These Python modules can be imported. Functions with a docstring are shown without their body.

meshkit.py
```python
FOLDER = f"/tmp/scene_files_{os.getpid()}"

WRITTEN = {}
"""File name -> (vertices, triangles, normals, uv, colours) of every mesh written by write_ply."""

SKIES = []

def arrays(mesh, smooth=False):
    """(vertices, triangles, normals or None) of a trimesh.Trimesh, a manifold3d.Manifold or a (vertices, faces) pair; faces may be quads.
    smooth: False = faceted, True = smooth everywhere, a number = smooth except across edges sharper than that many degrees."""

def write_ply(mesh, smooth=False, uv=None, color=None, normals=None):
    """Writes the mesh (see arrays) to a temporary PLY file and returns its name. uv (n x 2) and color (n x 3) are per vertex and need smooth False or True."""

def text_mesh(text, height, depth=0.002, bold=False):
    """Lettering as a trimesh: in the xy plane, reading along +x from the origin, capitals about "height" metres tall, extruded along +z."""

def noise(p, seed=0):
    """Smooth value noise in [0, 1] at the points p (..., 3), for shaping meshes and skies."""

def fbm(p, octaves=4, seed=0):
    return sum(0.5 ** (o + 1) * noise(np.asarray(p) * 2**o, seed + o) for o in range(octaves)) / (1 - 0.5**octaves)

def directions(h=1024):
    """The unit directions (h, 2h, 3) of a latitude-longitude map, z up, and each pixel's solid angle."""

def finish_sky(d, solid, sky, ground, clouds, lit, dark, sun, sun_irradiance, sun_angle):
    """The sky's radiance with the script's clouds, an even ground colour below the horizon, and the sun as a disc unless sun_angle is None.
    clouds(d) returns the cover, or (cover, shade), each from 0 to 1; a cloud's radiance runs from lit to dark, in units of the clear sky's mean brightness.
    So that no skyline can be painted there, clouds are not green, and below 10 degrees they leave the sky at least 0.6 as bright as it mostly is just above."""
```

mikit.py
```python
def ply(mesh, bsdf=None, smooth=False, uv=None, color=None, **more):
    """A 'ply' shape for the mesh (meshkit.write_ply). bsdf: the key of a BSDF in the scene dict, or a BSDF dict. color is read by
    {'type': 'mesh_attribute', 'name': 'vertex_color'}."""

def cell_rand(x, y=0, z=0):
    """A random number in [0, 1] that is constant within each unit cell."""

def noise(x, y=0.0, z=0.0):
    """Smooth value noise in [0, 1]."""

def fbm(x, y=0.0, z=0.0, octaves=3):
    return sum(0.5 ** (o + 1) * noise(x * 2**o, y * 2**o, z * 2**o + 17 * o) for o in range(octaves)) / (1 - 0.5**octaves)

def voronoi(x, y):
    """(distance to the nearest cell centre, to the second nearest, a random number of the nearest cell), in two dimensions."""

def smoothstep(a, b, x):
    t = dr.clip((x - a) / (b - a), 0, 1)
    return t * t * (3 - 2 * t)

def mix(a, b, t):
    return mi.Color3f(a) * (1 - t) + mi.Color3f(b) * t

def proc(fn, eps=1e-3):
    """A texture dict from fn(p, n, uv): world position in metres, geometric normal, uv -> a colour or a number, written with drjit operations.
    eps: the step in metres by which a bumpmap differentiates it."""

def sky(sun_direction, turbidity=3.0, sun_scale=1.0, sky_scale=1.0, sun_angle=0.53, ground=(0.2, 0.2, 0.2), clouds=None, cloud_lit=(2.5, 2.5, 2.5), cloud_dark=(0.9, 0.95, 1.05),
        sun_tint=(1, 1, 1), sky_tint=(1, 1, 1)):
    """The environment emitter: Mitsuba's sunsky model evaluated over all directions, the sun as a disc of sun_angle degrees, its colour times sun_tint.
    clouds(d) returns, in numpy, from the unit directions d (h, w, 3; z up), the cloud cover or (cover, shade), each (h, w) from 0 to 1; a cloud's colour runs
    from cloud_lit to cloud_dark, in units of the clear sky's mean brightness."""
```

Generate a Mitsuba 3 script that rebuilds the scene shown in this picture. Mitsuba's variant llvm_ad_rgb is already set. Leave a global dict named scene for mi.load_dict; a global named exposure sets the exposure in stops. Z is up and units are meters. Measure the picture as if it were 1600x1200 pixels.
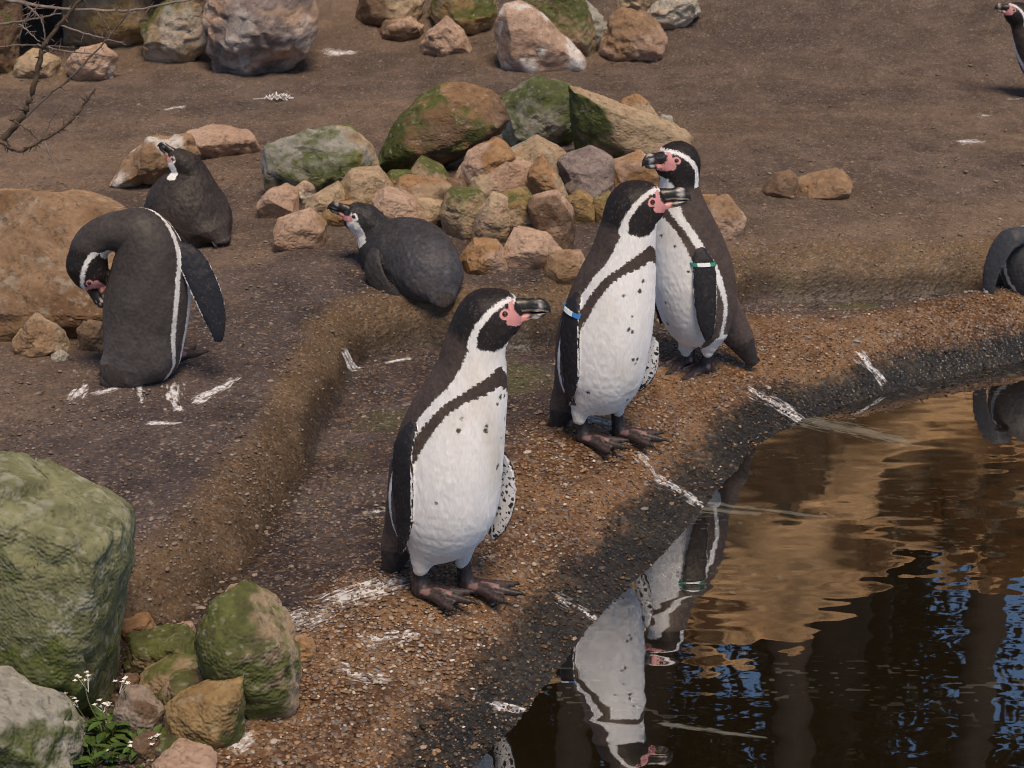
import math, random
import numpy as np, trimesh, manifold3d, drjit as dr, mitsuba as mi
import mikit
from mikit import ply, proc, noise, fbm, voronoi, smoothstep, mix
from meshkit import fbm as nfbm, noise as nnoise

T = mi.ScalarTransform4f
scene, labels = {}, {}
rng = np.random.default_rng(7)

# ------------------------------------------------------------------ camera, sky, exposure
CAM = np.array([0.0, 0.0, 1.64])
PITCH = math.radians(20.0)
FOC = 3160.0                      # focal length in pixels of a 1600 px wide frame
FWD = np.array([0, math.cos(PITCH), -math.sin(PITCH)])
UP = np.array([0, math.sin(PITCH), math.cos(PITCH)])
scene['camera'] = {'type': 'thinlens', 'fov': math.degrees(2 * math.atan(800 / FOC)), 'fov_axis': 'x', 'aperture_radius': 0.0022, 'focus_distance': 3.75,
                   'near_clip': 0.05, 'far_clip': 400.0, 'to_world': T().look_at(origin=CAM.tolist(), target=(CAM + FWD).tolist(), up=[0, 0, 1])}
scene['sky'] = mikit.sky((0.16, -0.50, 0.95), turbidity=3, sun_scale=0.50, sky_scale=0.62, sun_angle=24, sun_tint=(1.0, 0.945, 0.885), sky_tint=(1.0, 0.97, 0.92))
exposure = 2.22


# ------------------------------------------------------------------ geometry helpers
def seg_dist(x, y, pts):
    """Signed distance in plan to an open polyline (positive on the left of its direction)."""
    best, sgn = np.full(np.shape(x), 1e9), np.ones(np.shape(x))
    for (ax, ay), (bx, by) in zip(pts[:-1], pts[1:]):
        ux, uy = bx - ax, by - ay
        t = np.clip(((x - ax) * ux + (y - ay) * uy) / (ux * ux + uy * uy), 0, 1)
        dx, dy = x - ax - t * ux, y - ay - t * uy
        d = dx * dx + dy * dy
        s = np.sign(ux * dy - uy * dx)
        near = d < best
        best, sgn = np.where(near, d, best), np.where(near, s, sgn)
    return np.sqrt(best) * sgn


def dr_dist(x, y, pts):
    best, sgn = mi.Float(1e9), mi.Float(1)
    for (ax, ay), (bx, by) in zip(pts[:-1], pts[1:]):
        ux, uy = bx - ax, by - ay
        t = dr.clip(((x - ax) * ux + (y - ay) * uy) / (ux * ux + uy * uy), 0, 1)
        dx, dy = x - ax - t * ux, y - ay - t * uy
        d = dx * dx + dy * dy
        near = d < best
        best = dr.select(near, d, best)
        sgn = dr.select(near, dr.sign(ux * dy - uy * dx), sgn)
    return dr.sqrt(best) * sgn


def ray(px, py):
    d = FWD + np.array([1.0, 0, 0]) * ((px - 800) / FOC) - UP * ((py - 600) / FOC)
    return d


def at_z(px, py, z):
    d = ray(px, py)
    return CAM + d * ((z - CAM[2]) / d[2])


def at_y(px, py, y):
    d = ray(px, py)
    return CAM + d * (y / d[1])


def chaikin(pts, n=2):
    p = np.asarray(pts, float)
    for _ in range(n):
        q = np.empty((2 * len(p) - 2, p.shape[1]))
        q[0::2], q[1::2] = p[:-1] * .75 + p[1:] * .25, p[:-1] * .25 + p[1:] * .75
        p = np.vstack([p[:1], q, p[-1:]])
    return p


WATER_Z = -0.10
# plan curves of the pool edge and of the step between gully and upper terrace
W_LINE = [at_z(a, b, WATER_Z)[:2] for a, b in [(720, 1222), (800, 1135), (870, 1048), (930, 970), (1020, 882), (1100, 792), (1180, 697), (1235, 664), (1320, 632), (1450, 595), (1600, 563), (1760, 535)]]
W_LINE = [np.array([-0.60, 1.5]), np.array([-0.28, 2.1])] + W_LINE + [np.array([4.2, 5.3])]
W_LINE = [tuple(map(float, p)) for p in W_LINE]
S_PIX = [(60, 1140), (200, 1010), (300, 948), (387, 868), (440, 787), (488, 713), (515, 643), (538, 585), (575, 556), (650, 540), (740, 545), (830, 546), (950, 512), (1180, 474), (1400, 465), (1600, 456), (1800, 446)]
S_LINE = [at_z(a, b, -0.01)[:2] for a, b in S_PIX]
S_LINE = [np.array([-2.6, 1.9])] + S_LINE + [np.array([5.0, 5.3])]
S_LINE = [tuple(map(float, p)) for p in S_LINE]
RIM_D = [-3.0, -0.8, -0.25, -0.06, 0.0, 0.06, 0.13, 0.20, 0.27, 0.34, 0.42, 0.52, 0.64, 30]
RIM_Z = [-0.9, -0.75, -0.32, -0.145, -0.10, -0.062, -0.025, 0.003, 0.022, 0.032, 0.028, 0.012, 0.0, 0.0]


def sm(a, b, x):
    t = np.clip((x - a) / (b - a), 0, 1)
    return t * t * (3 - 2 * t)


def H(x, y):
    x, y = np.asarray(x, float), np.asarray(y, float)
    dw = seg_dist(x, y, W_LINE)
    dw = np.where(dw > 0, dw / (1 - .48 * sm(.5, 1.0, x)), dw)
    ds = seg_dist(x, y, S_LINE)
    wob = (nfbm(np.stack([x * 2.3, y * 2.3, 0 * x], -1), 3, 5) - .5)
    ds = ds + wob * .02
    z = np.interp(dw, RIM_D, RIM_Z)
    t = np.clip(ds / .115, 0, 1)
    z = z - .012 * sm(.40, .60, dw) * sm(.10, -.03, ds) + .122 * (1 - (1 - t) ** 3.2) * sm(-.006, .014, ds)
    z = z + 0.07 * np.exp(-(((x - .02) / .75) ** 2 + ((y - 5.75) / .55) ** 2)) * sm(0, .2, ds)
    s = np.maximum(0, y - 7.4)
    z = z + 0.17 * s * sm(0, 1.2, s) + .05 * wob * sm(.1, .5, ds)
    return z


def ground(px, py):
    z = 0.0
    for _ in range(14):
        p = at_z(px, py, z)
        z = .4 * z + .6 * float(H(p[0], p[1]))
    return at_z(px, py, z)


def add(key, shape, label=None, cat=None, group=None, kind=None):
    scene[key] = shape
    tag(key, label, cat, group, kind)
    return key


def tag(key, label=None, cat=None, group=None, kind=None):
    d = {k: v for k, v in dict(label=label, category=cat, group=group, kind=kind).items() if v}
    if d:
        labels[key] = d


COUNT = {}


def numbered(name):
    n = COUNT.get(name, 0)
    COUNT[name] = n + 1
    return name if n == 0 else f'{name}_{n:03d}'


def unit(v):
    v = np.asarray(v, float)
    return v / np.linalg.norm(v)


def tube(points, radii, sides=7):
    p = np.asarray(points, float)
    t = np.gradient(p, axis=0)
    t /= np.linalg.norm(t, axis=1, keepdims=True) + 1e-12
    a = np.cross(t, np.where(np.abs(t[:, 2:]) < .9, [0, 0, 1.0], [1.0, 0, 0]))
    a /= np.linalg.norm(a, axis=1, keepdims=True) + 1e-12
    b = np.cross(t, a)
    an = np.arange(sides) * 2 * np.pi / sides
    r = np.broadcast_to(radii, (len(p),))[:, None, None]
    v = p[:, None] + r * (np.cos(an)[None, :, None] * a[:, None] + np.sin(an)[None, :, None] * b[:, None])
    i, j = np.meshgrid(np.arange(len(p) - 1), np.arange(sides), indexing='ij')
    q = np.stack([i * sides + j, i * sides + (j + 1) % sides, (i + 1) * sides + (j + 1) % sides, (i + 1) * sides + j], -1).reshape(-1, 4)
    f = np.vstack([q[:, [0, 1, 2]], q[:, [0, 2, 3]]])
    n = len(p) * sides
    v = np.vstack([v.reshape(-1, 3), p[:1], p[-1:]])
    j = np.arange(sides)
    f = np.vstack([f, np.stack([(j + 1) % sides, j, j * 0 + n], 1), np.stack([(len(p) - 1) * sides + j, (len(p) - 1) * sides + (j + 1) % sides, j * 0 + n + 1], 1)])
    return v, f


def join(parts):
    vs, fs, k = [], [], 0
    for v, f in parts:
        vs.append(v)
        fs.append(np.asarray(f) + k)
        k += len(v)
    return np.vstack(vs), np.vstack(fs)


# ------------------------------------------------------------------ materials
def streak(x, y, segs, amount):
    """Coverage of a list of tapered smears (ax, ay, bx, by, half width), broken into fibres along each smear."""
    best, along, across = mi.Float(9), mi.Float(0), mi.Float(0)
    for k, (ax, ay, bx, by, w) in enumerate(segs):
        ux, uy = bx - ax, by - ay
        L = math.hypot(ux, uy) + 1e-6
        t = ((x - ax) * ux + (y - ay) * uy) / (L * L)
        tc = dr.clip(t, 0, 1)
        d = dr.sqrt(dr.square(x - ax - tc * ux) + dr.square(y - ay - tc * uy)) / (w * (1.15 - .5 * tc))
        near = d < best
        best = dr.select(near, d, best)
        along = dr.select(near, t * L + k * 3.7, along)
        across = dr.select(near, ((x - ax) * uy - (y - ay) * ux) / L, across)
    n = .6 * noise(along * 34, across * 210, 1.0) + .4 * noise(along * 90, across * 420, 5.0)
    return 1 - best + (n - .5) * amount * dr.minimum(1, .35 + best)


def smears(rows, z=None):
    out = []
    for ax, ay, bx, by, w in rows:
        a, b = (ground(ax, ay), ground(bx, by)) if z is None else (at_z(ax, ay, z), at_z(bx, by, z))
        out.append((float(a[0]), float(a[1]), float(b[0]), float(b[1]), float(w) * 1.25))
    return out


GUANO = smears([(462, 968, 540, 938, .035), (535, 935, 625, 905, .030), (268, 605, 276, 640, .014), (240, 662, 282, 660, .009), (308, 625, 372, 590, .011), (118, 620, 135, 602, .014),
                (152, 616, 186, 606, .009), (216, 596, 222, 628, .008), (540, 570, 562, 574, .009), (578, 800, 606, 797, .013), (606, 566, 640, 560, .008), (1000, 712, 1030, 752, .012),
                (1030, 752, 1100, 792, .020), (1184, 616, 1262, 662, .017), (1350, 560, 1376, 584, .013), (880, 935, 926, 962, .013), (560, 1055, 602, 1060, .018), (915, 652, 955, 664, .030),
                (1508, 219, 1532, 219, .025), (520, 82, 545, 80, .03), (262, 170, 290, 169, .012), (590, 998, 640, 992, .02), (780, 1105, 830, 1115, .01), (370, 1165, 390, 1150, .012), (1536, 182, 1543, 182, .014), (1586, 155, 1593, 155, .014)])
FILM = smears([(1105, 786, 1290, 808, .010), (1100, 795, 1180, 803, .016), (1262, 656, 1420, 690, .040), (1040, 1132, 1195, 1152, .008)], WATER_Z)


def zones(p):
    x, y = p.x, p.y
    w = fbm(x * 6, y * 6, 1.5, 2) - .5
    dw = dr_dist(x, y, W_LINE)
    dw = dr.select(dw > 0, dw / (1 - .48 * smoothstep(.5, 1.0, x)), dw) + w * .10
    ds = dr_dist(x, y, S_LINE) + w * .05
    return dw, ds, w


def ground_color(p, n, uv):
    x, y = p.x - .5 * p.z, p.y + p.z
    dw, ds, w = zones(p)
    big, mid, fine = fbm(x * 1.3, y * 1.9, 3.3, 3), fbm(x * 11, y * 11, 7.0, 3), noise(x * 260, y * 260, 2.0)
    dirt = mix((.112, .078, .058), (.212, .148, .106), smoothstep(.3, .75, big * .65 + mid * .35))
    wetd = mix((.046, .035, .036), (.100, .076, .074), smoothstep(.25, .8, mid * .6 + big * .4))
    rim = mix((.120, .056, .024), (.275, .150, .070), smoothstep(.25, .8, mid))
    edge = mix((.105, .064, .034), (.200, .130, .070), mid)
    # a damp track across the far terrace and the damp gully
    track = smoothstep(.35, .6, fbm(x * .8, y * 1.6 + 4, 1.0, 3)) * .55
    wet = dr.maximum(smoothstep(.06, -.05, ds), dr.maximum(smoothstep(.75, .25, ds + w * .5) * smoothstep(-.75, -.45, -x - .3 + w) * .95, track))
    col = mix(dirt, wetd, wet)
    col = mix(col, edge, smoothstep(-.018, .006, ds) * smoothstep(.12, .05, ds) * .92)
    rimw = smoothstep(.43, .29, dw + (mid - .5) * .16)
    col = mix(col, rim, rimw)
    col = mix(col, (.10, .12, .035), smoothstep(.60, .75, fbm(x * 4.2, y * 4.2, 9.0, 3)) * smoothstep(.05, -.05, ds) * smoothstep(.3, .6, dw) * .5)
    # pebbles of the exposed aggregate: two sizes
    for f, share in ((62.0, .46), (118.0, .62)):
        d1, d2, r = voronoi(x * f, y * f)
        dens = .25 + .55 * rimw + .35 * smoothstep(-.12, -.03, ds) * smoothstep(.12, .0, ds) + .15 * smoothstep(.0, -.1, ds)
        keep = smoothstep(.50, .32, d1) * dr.select(r < share * dens, 1.0, 0.0)
        q = dr.floor(r * 7777.0) * .37
        q = q - dr.floor(q)
        pc = mix(mix((.10, .055, .03), (.42, .27, .16), q), mix((.42, .40, .37), (.20, .16, .14), q), dr.select(q > .72, 1.0, 0.0))
        col = mix(col, pc, keep * (.45 + .4 * rimw))
        col = col * (1 - .28 * smoothstep(.09, .0, d2 - d1) * (.35 + .65 * rimw))
    speck = noise(x * 185, y * 185, 4.0)
    col = mix(col, (.36, .31, .26), smoothstep(.82, .92, speck) * (.5 - .3 * rimw))
    col = col * (1 - (.5 + .3 * rimw) * smoothstep(.26, .12, speck))
    col = col * (1 - .55 * smoothstep(-.035, -.006, ds) * smoothstep(.022, .004, ds))  # shadow line along the foot of the step, painted into the colour
    # algae and water stain along the waterline
    stain = smoothstep(.135, .060, dw - .6 * w * .10 + (mid - .5) * .05 + (noise(x * 75, y * 75, 1.0) - .5) * .045)
    col = mix(col, mix((.007, .008, .009), (.050, .050, .040), noise(x * 120, y * 120, 3.0) * mid * 1.3), stain * .92)
    col = col * .80 * (.66 + .46 * fine + .22 * noise(x * 110, y * 110, 8.0)) * (.86 + .28 * fbm(x * 26, y * 26, 6.0, 3))
    g = streak(p.x, p.y, GUANO, 2.6)
    g = g - .35 * smoothstep(.62, .40, fbm(x * 17, y * 17, 1.0, 2))
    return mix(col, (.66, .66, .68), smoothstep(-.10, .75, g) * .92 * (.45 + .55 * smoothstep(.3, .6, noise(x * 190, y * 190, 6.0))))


def ground_bump(p, n, uv):
    x, y = p.x, p.y
    dw, ds, w = zones(p)
    k = .55 + .65 * smoothstep(.47, .31, dw)
    d1, d2, r = voronoi((x - .5 * p.z) * 62, (y + p.z) * 62)
    e1, e2, q = voronoi((x - .5 * p.z) * 118, (y + p.z) * 118)
    return k * (.0034 * smoothstep(.5, .1, d1) * r + .0018 * smoothstep(.5, .1, e1) * q) + .004 * fbm(x * 38, y * 38, 2.0, 3)


def ground_rough(p, n, uv):
    dw, ds, w = zones(p)
    damp = smoothstep(.06, -.06, ds) * smoothstep(.42, .62, fbm(p.x * 5, p.y * 5, 4.0, 3) + .12)
    return .78 - .42 * dr.maximum(damp, smoothstep(.10, .02, dw))


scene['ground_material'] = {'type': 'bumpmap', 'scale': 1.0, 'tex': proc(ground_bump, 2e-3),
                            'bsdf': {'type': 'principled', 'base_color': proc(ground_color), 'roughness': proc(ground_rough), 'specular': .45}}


def water_weight(p, n, uv):
    g = streak(p.x, p.y, FILM, 2.2)
    sp = smoothstep(.80, .84, noise(p.x * 60, p.y * 110, 4.0)) * smoothstep(.55, .75, fbm(p.x * 2.2, p.y * 5.0, 8.0, 2))
    return dr.maximum(smoothstep(.05, 1.1, g) * .27, sp * .10)


scene['water_material'] = {'type': 'blendbsdf', 'weight': proc(water_weight),
                           'bsdf_0': {'type': 'blendbsdf', 'weight': .40,
                                      'b0': {'type': 'plastic', 'int_ior': 1.7, 'diffuse_reflectance': {'type': 'rgb', 'value': [.014, .010, .005]}, 'nonlinear': False},
                                      'b1': {'type': 'conductor', 'eta': {'type': 'rgb', 'value': [.2, .2, .2]}, 'k': {'type': 'rgb', 'value': [4., 4., 4.]}}},
                           'bsdf_1': {'type': 'diffuse', 'reflectance': {'type': 'rgb', 'value': [.42, .42, .36]}}}


def rock_bump(p, n, uv):
    a = fbm(p.x * 45, p.y * 45, p.z * 45, 4)
    return .011 * a + .0030 * noise(p.x * 260, p.y * 260, p.z * 260)


def rock_speck(p, n, uv):
    s = noise(p.x * 210, p.y * 210, p.z * 210)
    t = fbm(p.x * 55, p.y * 55, p.z * 55, 3)
    return smoothstep(.46, .80, s * .5 + t * .5) * .55


def rock_grain(p, n, uv):
    k = noise(p.x * 70 + 9, p.y * 70, p.z * 70)
    return mix((.045, .038, .028), (.34, .32, .27), smoothstep(.55, .72, k))


VC = {'type': 'mesh_attribute', 'name': 'vertex_color'}
scene['rock_material'] = {'type': 'bumpmap', 'scale': 1.0, 'tex': proc(rock_bump, 1.5e-3),
                          'bsdf': {'type': 'blendbsdf', 'weight': proc(rock_speck),
                                   'a': {'type': 'principled', 'base_color': dict(VC), 'roughness': .82, 'specular': .35},
                                   'b': {'type': 'principled', 'base_color': proc(rock_grain), 'roughness': .9, 'specular': .3}}}
scene['pebble_material'] = {'type': 'principled', 'base_color': dict(VC), 'roughness': .6, 'specular': .4}


def feather_weight(p, n, uv):
    a = noise(p.x * 360, p.y * 360, p.z * 190)
    b = fbm(p.x * 60, p.y * 60, p.z * 40, 2)
    return smoothstep(.55, .95, a) * smoothstep(.2, .7, b) * .65


def white_weight(p, n, uv):
    j = (noise(p.x * 520, p.y * 520, p.z * 300) - .5) * .0042 + (noise(p.x * 190, p.y * 190, p.z * 130) - .5) * .0034
    return smoothstep(-.0020, .0020, uv.x + j)


def pink_weight(p, n, uv):
    return smoothstep(-.0010, .0010, uv.y + (noise(p.x * 300, p.y * 300, p.z * 300) - .5) * .003)


def white_color(p, n, uv):
    a = fbm(p.x * 16, p.y * 16, p.z * 7, 3)
    b = noise(p.x * 420, p.y * 420, p.z * 120)
    dirt_shade = dr.maximum(smoothstep(.45, .8, a), smoothstep(.24, .05, p.z + (a - .5) * .2) * .85)  # blotchy dirt, plus belly shade painted in towards the ground
    b = .5 * b + .5 * noise(p.x * 600, p.y * 600, p.z * 80)
    return mix((.81, .805, .815), (.58, .53, .46), dirt_shade * .55) * (.82 + .22 * b)


scene['plumage'] = {'type': 'blendbsdf', 'weight': proc(pink_weight),
                    'x': {'type': 'blendbsdf', 'weight': proc(white_weight),
                          'a': {'type': 'blendbsdf', 'weight': proc(feather_weight), 'a': {'type': 'principled', 'base_color': dict(VC), 'roughness': .55, 'specular': .25},
                                'b': {'type': 'principled', 'base_color': {'type': 'rgb', 'value': [.078, .061, .054]}, 'roughness': .6, 'specular': .3}},
                          'b': {'type': 'principled', 'base_color': proc(white_color), 'roughness': .7, 'specular': .25, 'sheen': .3}},
                    'y': {'type': 'principled', 'base_color': {'type': 'rgb', 'value': [.60, .27, .27]}, 'roughness': .55}}
scene['horn'] = {'type': 'principled', 'base_color': dict(VC), 'roughness': .36, 'specular': .5}
scene['foot_skin'] = {'type': 'principled', 'base_color': dict(VC), 'roughness': .5, 'specular': .45}
scene['eye_material'] = {'type': 'principled', 'base_color': {'type': 'rgb', 'value': [.035, .012, .008]}, 'roughness': .08, 'specular': .6}
for nm, c in (('white_plastic', (.75, .78, .80)), ('blue_plastic', (.05, .20, .50)), ('green_plastic', (.04, .24, .15)), ('teal_plastic', (.10, .36, .36))):
    scene[nm] = {'type': 'principled', 'base_color': {'type': 'rgb', 'value': list(c)}, 'roughness': .35}
scene['twig_bark'] = {'type': 'principled', 'base_color': dict(VC), 'roughness': .8}
scene['leaf_material'] = {'type': 'twosided', 'bsdf': {'type': 'principled', 'base_color': dict(VC), 'roughness': .6}}
scene['bark_material'] = {'type': 'principled', 'base_color': proc(lambda p, n, uv: mix((.030, .023, .017), (.075, .056, .042), fbm(p.x * 9, p.y * 9, p.z * 2, 3))), 'roughness': .9}


def cliff_color(p, n, uv):
    a = fbm(p.x * 1.3, p.y * 1.3, p.z * 1.8, 4)
    b = fbm(p.x * 6, p.y * 6, p.z * 9, 3)
    return mix((.19, .108, .048), (.38, .24, .120), smoothstep(.25, .75, a * .6 + b * .4)) * (.75 + .5 * b)


scene['cliff_material'] = {'type': 'principled', 'base_color': proc(cliff_color), 'roughness': .85}

# ------------------------------------------------------------------ ground, water, cliff
ys = [2.0]
while ys[-1] < 11.0:
    ys.append(ys[-1] + .0031 * ys[-1])
ys = np.concatenate([[-300, -120, -40, -15, -5, -2, -.5, .5, 1.0, 1.4, 1.7, 1.85], ys, [11.3, 12, 13, 15, 20, 40, 120, 300]])
xs = np.arange(-2.75, 3.0, .0105)
xs = np.concatenate([[-300, -120, -40, -15, -8, -5, -4, -3.4, -3.0, -2.85], xs, [3.1, 3.3, 3.7, 4.2, 5, 8, 15, 40, 120, 300]])
gx, gy = np.meshgrid(xs, ys)
gz = H(gx, np.clip(gy, -30, 11.5))
q = np.stack([gx, gy, gx * 0], -1)
dsg = seg_dist(gx, gy, S_LINE)
rough = .28 + .75 * sm(.15, 1.0, dsg)
gz = gz + rough * ((nfbm(q * 9, 3, 11) - .5) * .028 + (nfbm(q * 34, 3, 12) - .5) * .009) * (np.abs(gx) < 3.2)
gz = gz + (nfbm(q * 95, 2, 13) - .5) * .0045 * (np.abs(gx) < 3.0)
ny, nx = gx.shape
idx = np.arange(nx * ny).reshape(ny, nx)
quads = np.stack([idx[:-1, :-1], idx[:-1, 1:], idx[1:, 1:], idx[1:, :-1]], -1).reshape(-1, 4)
gv = np.stack([gx, gy, gz], -1).reshape(-1, 3)
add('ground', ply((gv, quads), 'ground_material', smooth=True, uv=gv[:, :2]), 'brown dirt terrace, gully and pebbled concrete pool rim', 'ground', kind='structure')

wx, wy = np.meshgrid(np.arange(-.7, 3.2, .0085), np.arange(1.4, 5.4, .0085))
qq = np.stack([wx, wy, wx * 0], -1)
wz = WATER_Z + (nfbm(qq * [7, 16, 1], 2, 31) - .5) * .0006 + (nfbm(qq * [14, 42, 1], 2, 32) - .5) * .00019 * (.35 + 1.3 * nfbm(qq * 2.2, 2, 33))
ny, nx = wx.shape
idx = np.arange(nx * ny).reshape(ny, nx)
quads = np.stack([idx[:-1, :-1], idx[:-1, 1:], idx[1:, 1:], idx[1:, :-1]], -1).reshape(-1, 4)
wv = np.stack([wx, wy, wz], -1).reshape(-1, 3)
add('water', ply((wv, quads), 'water_material', smooth=True), 'dark still pool water with reflections and thin pale film', 'water', kind='structure')

cx, cz = np.meshgrid(np.arange(-7, 8, .05), np.linspace(-.4, 1, 70))
top = 4.45 + 1.0 * (nfbm(np.stack([cx * .55, cx * 0, cx * 0], -1), 3, 41) - .5) * 2 + .18 * np.sin(cx * 2.1) + .9 * (nfbm(np.stack([cx * 2.2, cx * 0, cx * 0], -1), 3, 47) - .5)
cq = np.stack([cx, cz * top, 0 * cx], -1)
cell = nfbm(cq * 1.1, 4, 42)
steps = np.abs(((nfbm(cq * .8, 2, 44) * 6) % 1) - .5)
cy = 10.3 + .35 * cz * top - 1.5 * (cell - .5) - .5 * steps + .02 * cx ** 2
cz_ = cz * top
back = sm(.86, 1.0, cz)
cy = cy + back * 1.6
cy[-1] += 40
ny, nx = cx.shape
idx = np.arange(nx * ny).reshape(ny, nx)
quads = np.stack([idx[:-1, :-1], idx[:-1, 1:], idx[1:, 1:], idx[1:, :-1]], -1).reshape(-1, 4)
add('cliff', ply((np.stack([cx, cy, cz_], -1).reshape(-1, 3), quads), 'cliff_material', smooth=35), 'brown sandstone rock face behind the terrace', 'cliff', kind='structure')

# ------------------------------------------------------------------ rocks
TONES = {'mossgrey': ((.080, .088, .038), (.215, .218, .120)), 'rust': ((.15, .085, .045), (.265, .16, .085)), 'grey': ((.23, .22, .19), (.34, .33, .30)), 'tan': ((.27, .19, .12), (.43, .33, .225)), 'orange': ((.22, .12, .055), (.37, .22, .115)), 'pink': ((.30, .19, .135), (.45, .32, .245)),
         'purple': ((.14, .11, .105), (.27, .215, .20)), 'brown': ((.11, .068, .042), (.21, .135, .088)), 'gold': ((.22, .140, .060), (.37, .26, .125)), 'dark': ((.06, .045, .035), (.12, .09, .07)),
         'pale': ((.36, .32, .26), (.50, .46, .40)), 'sand': ((.20, .125, .073), (.32, .205, .125))}


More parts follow.
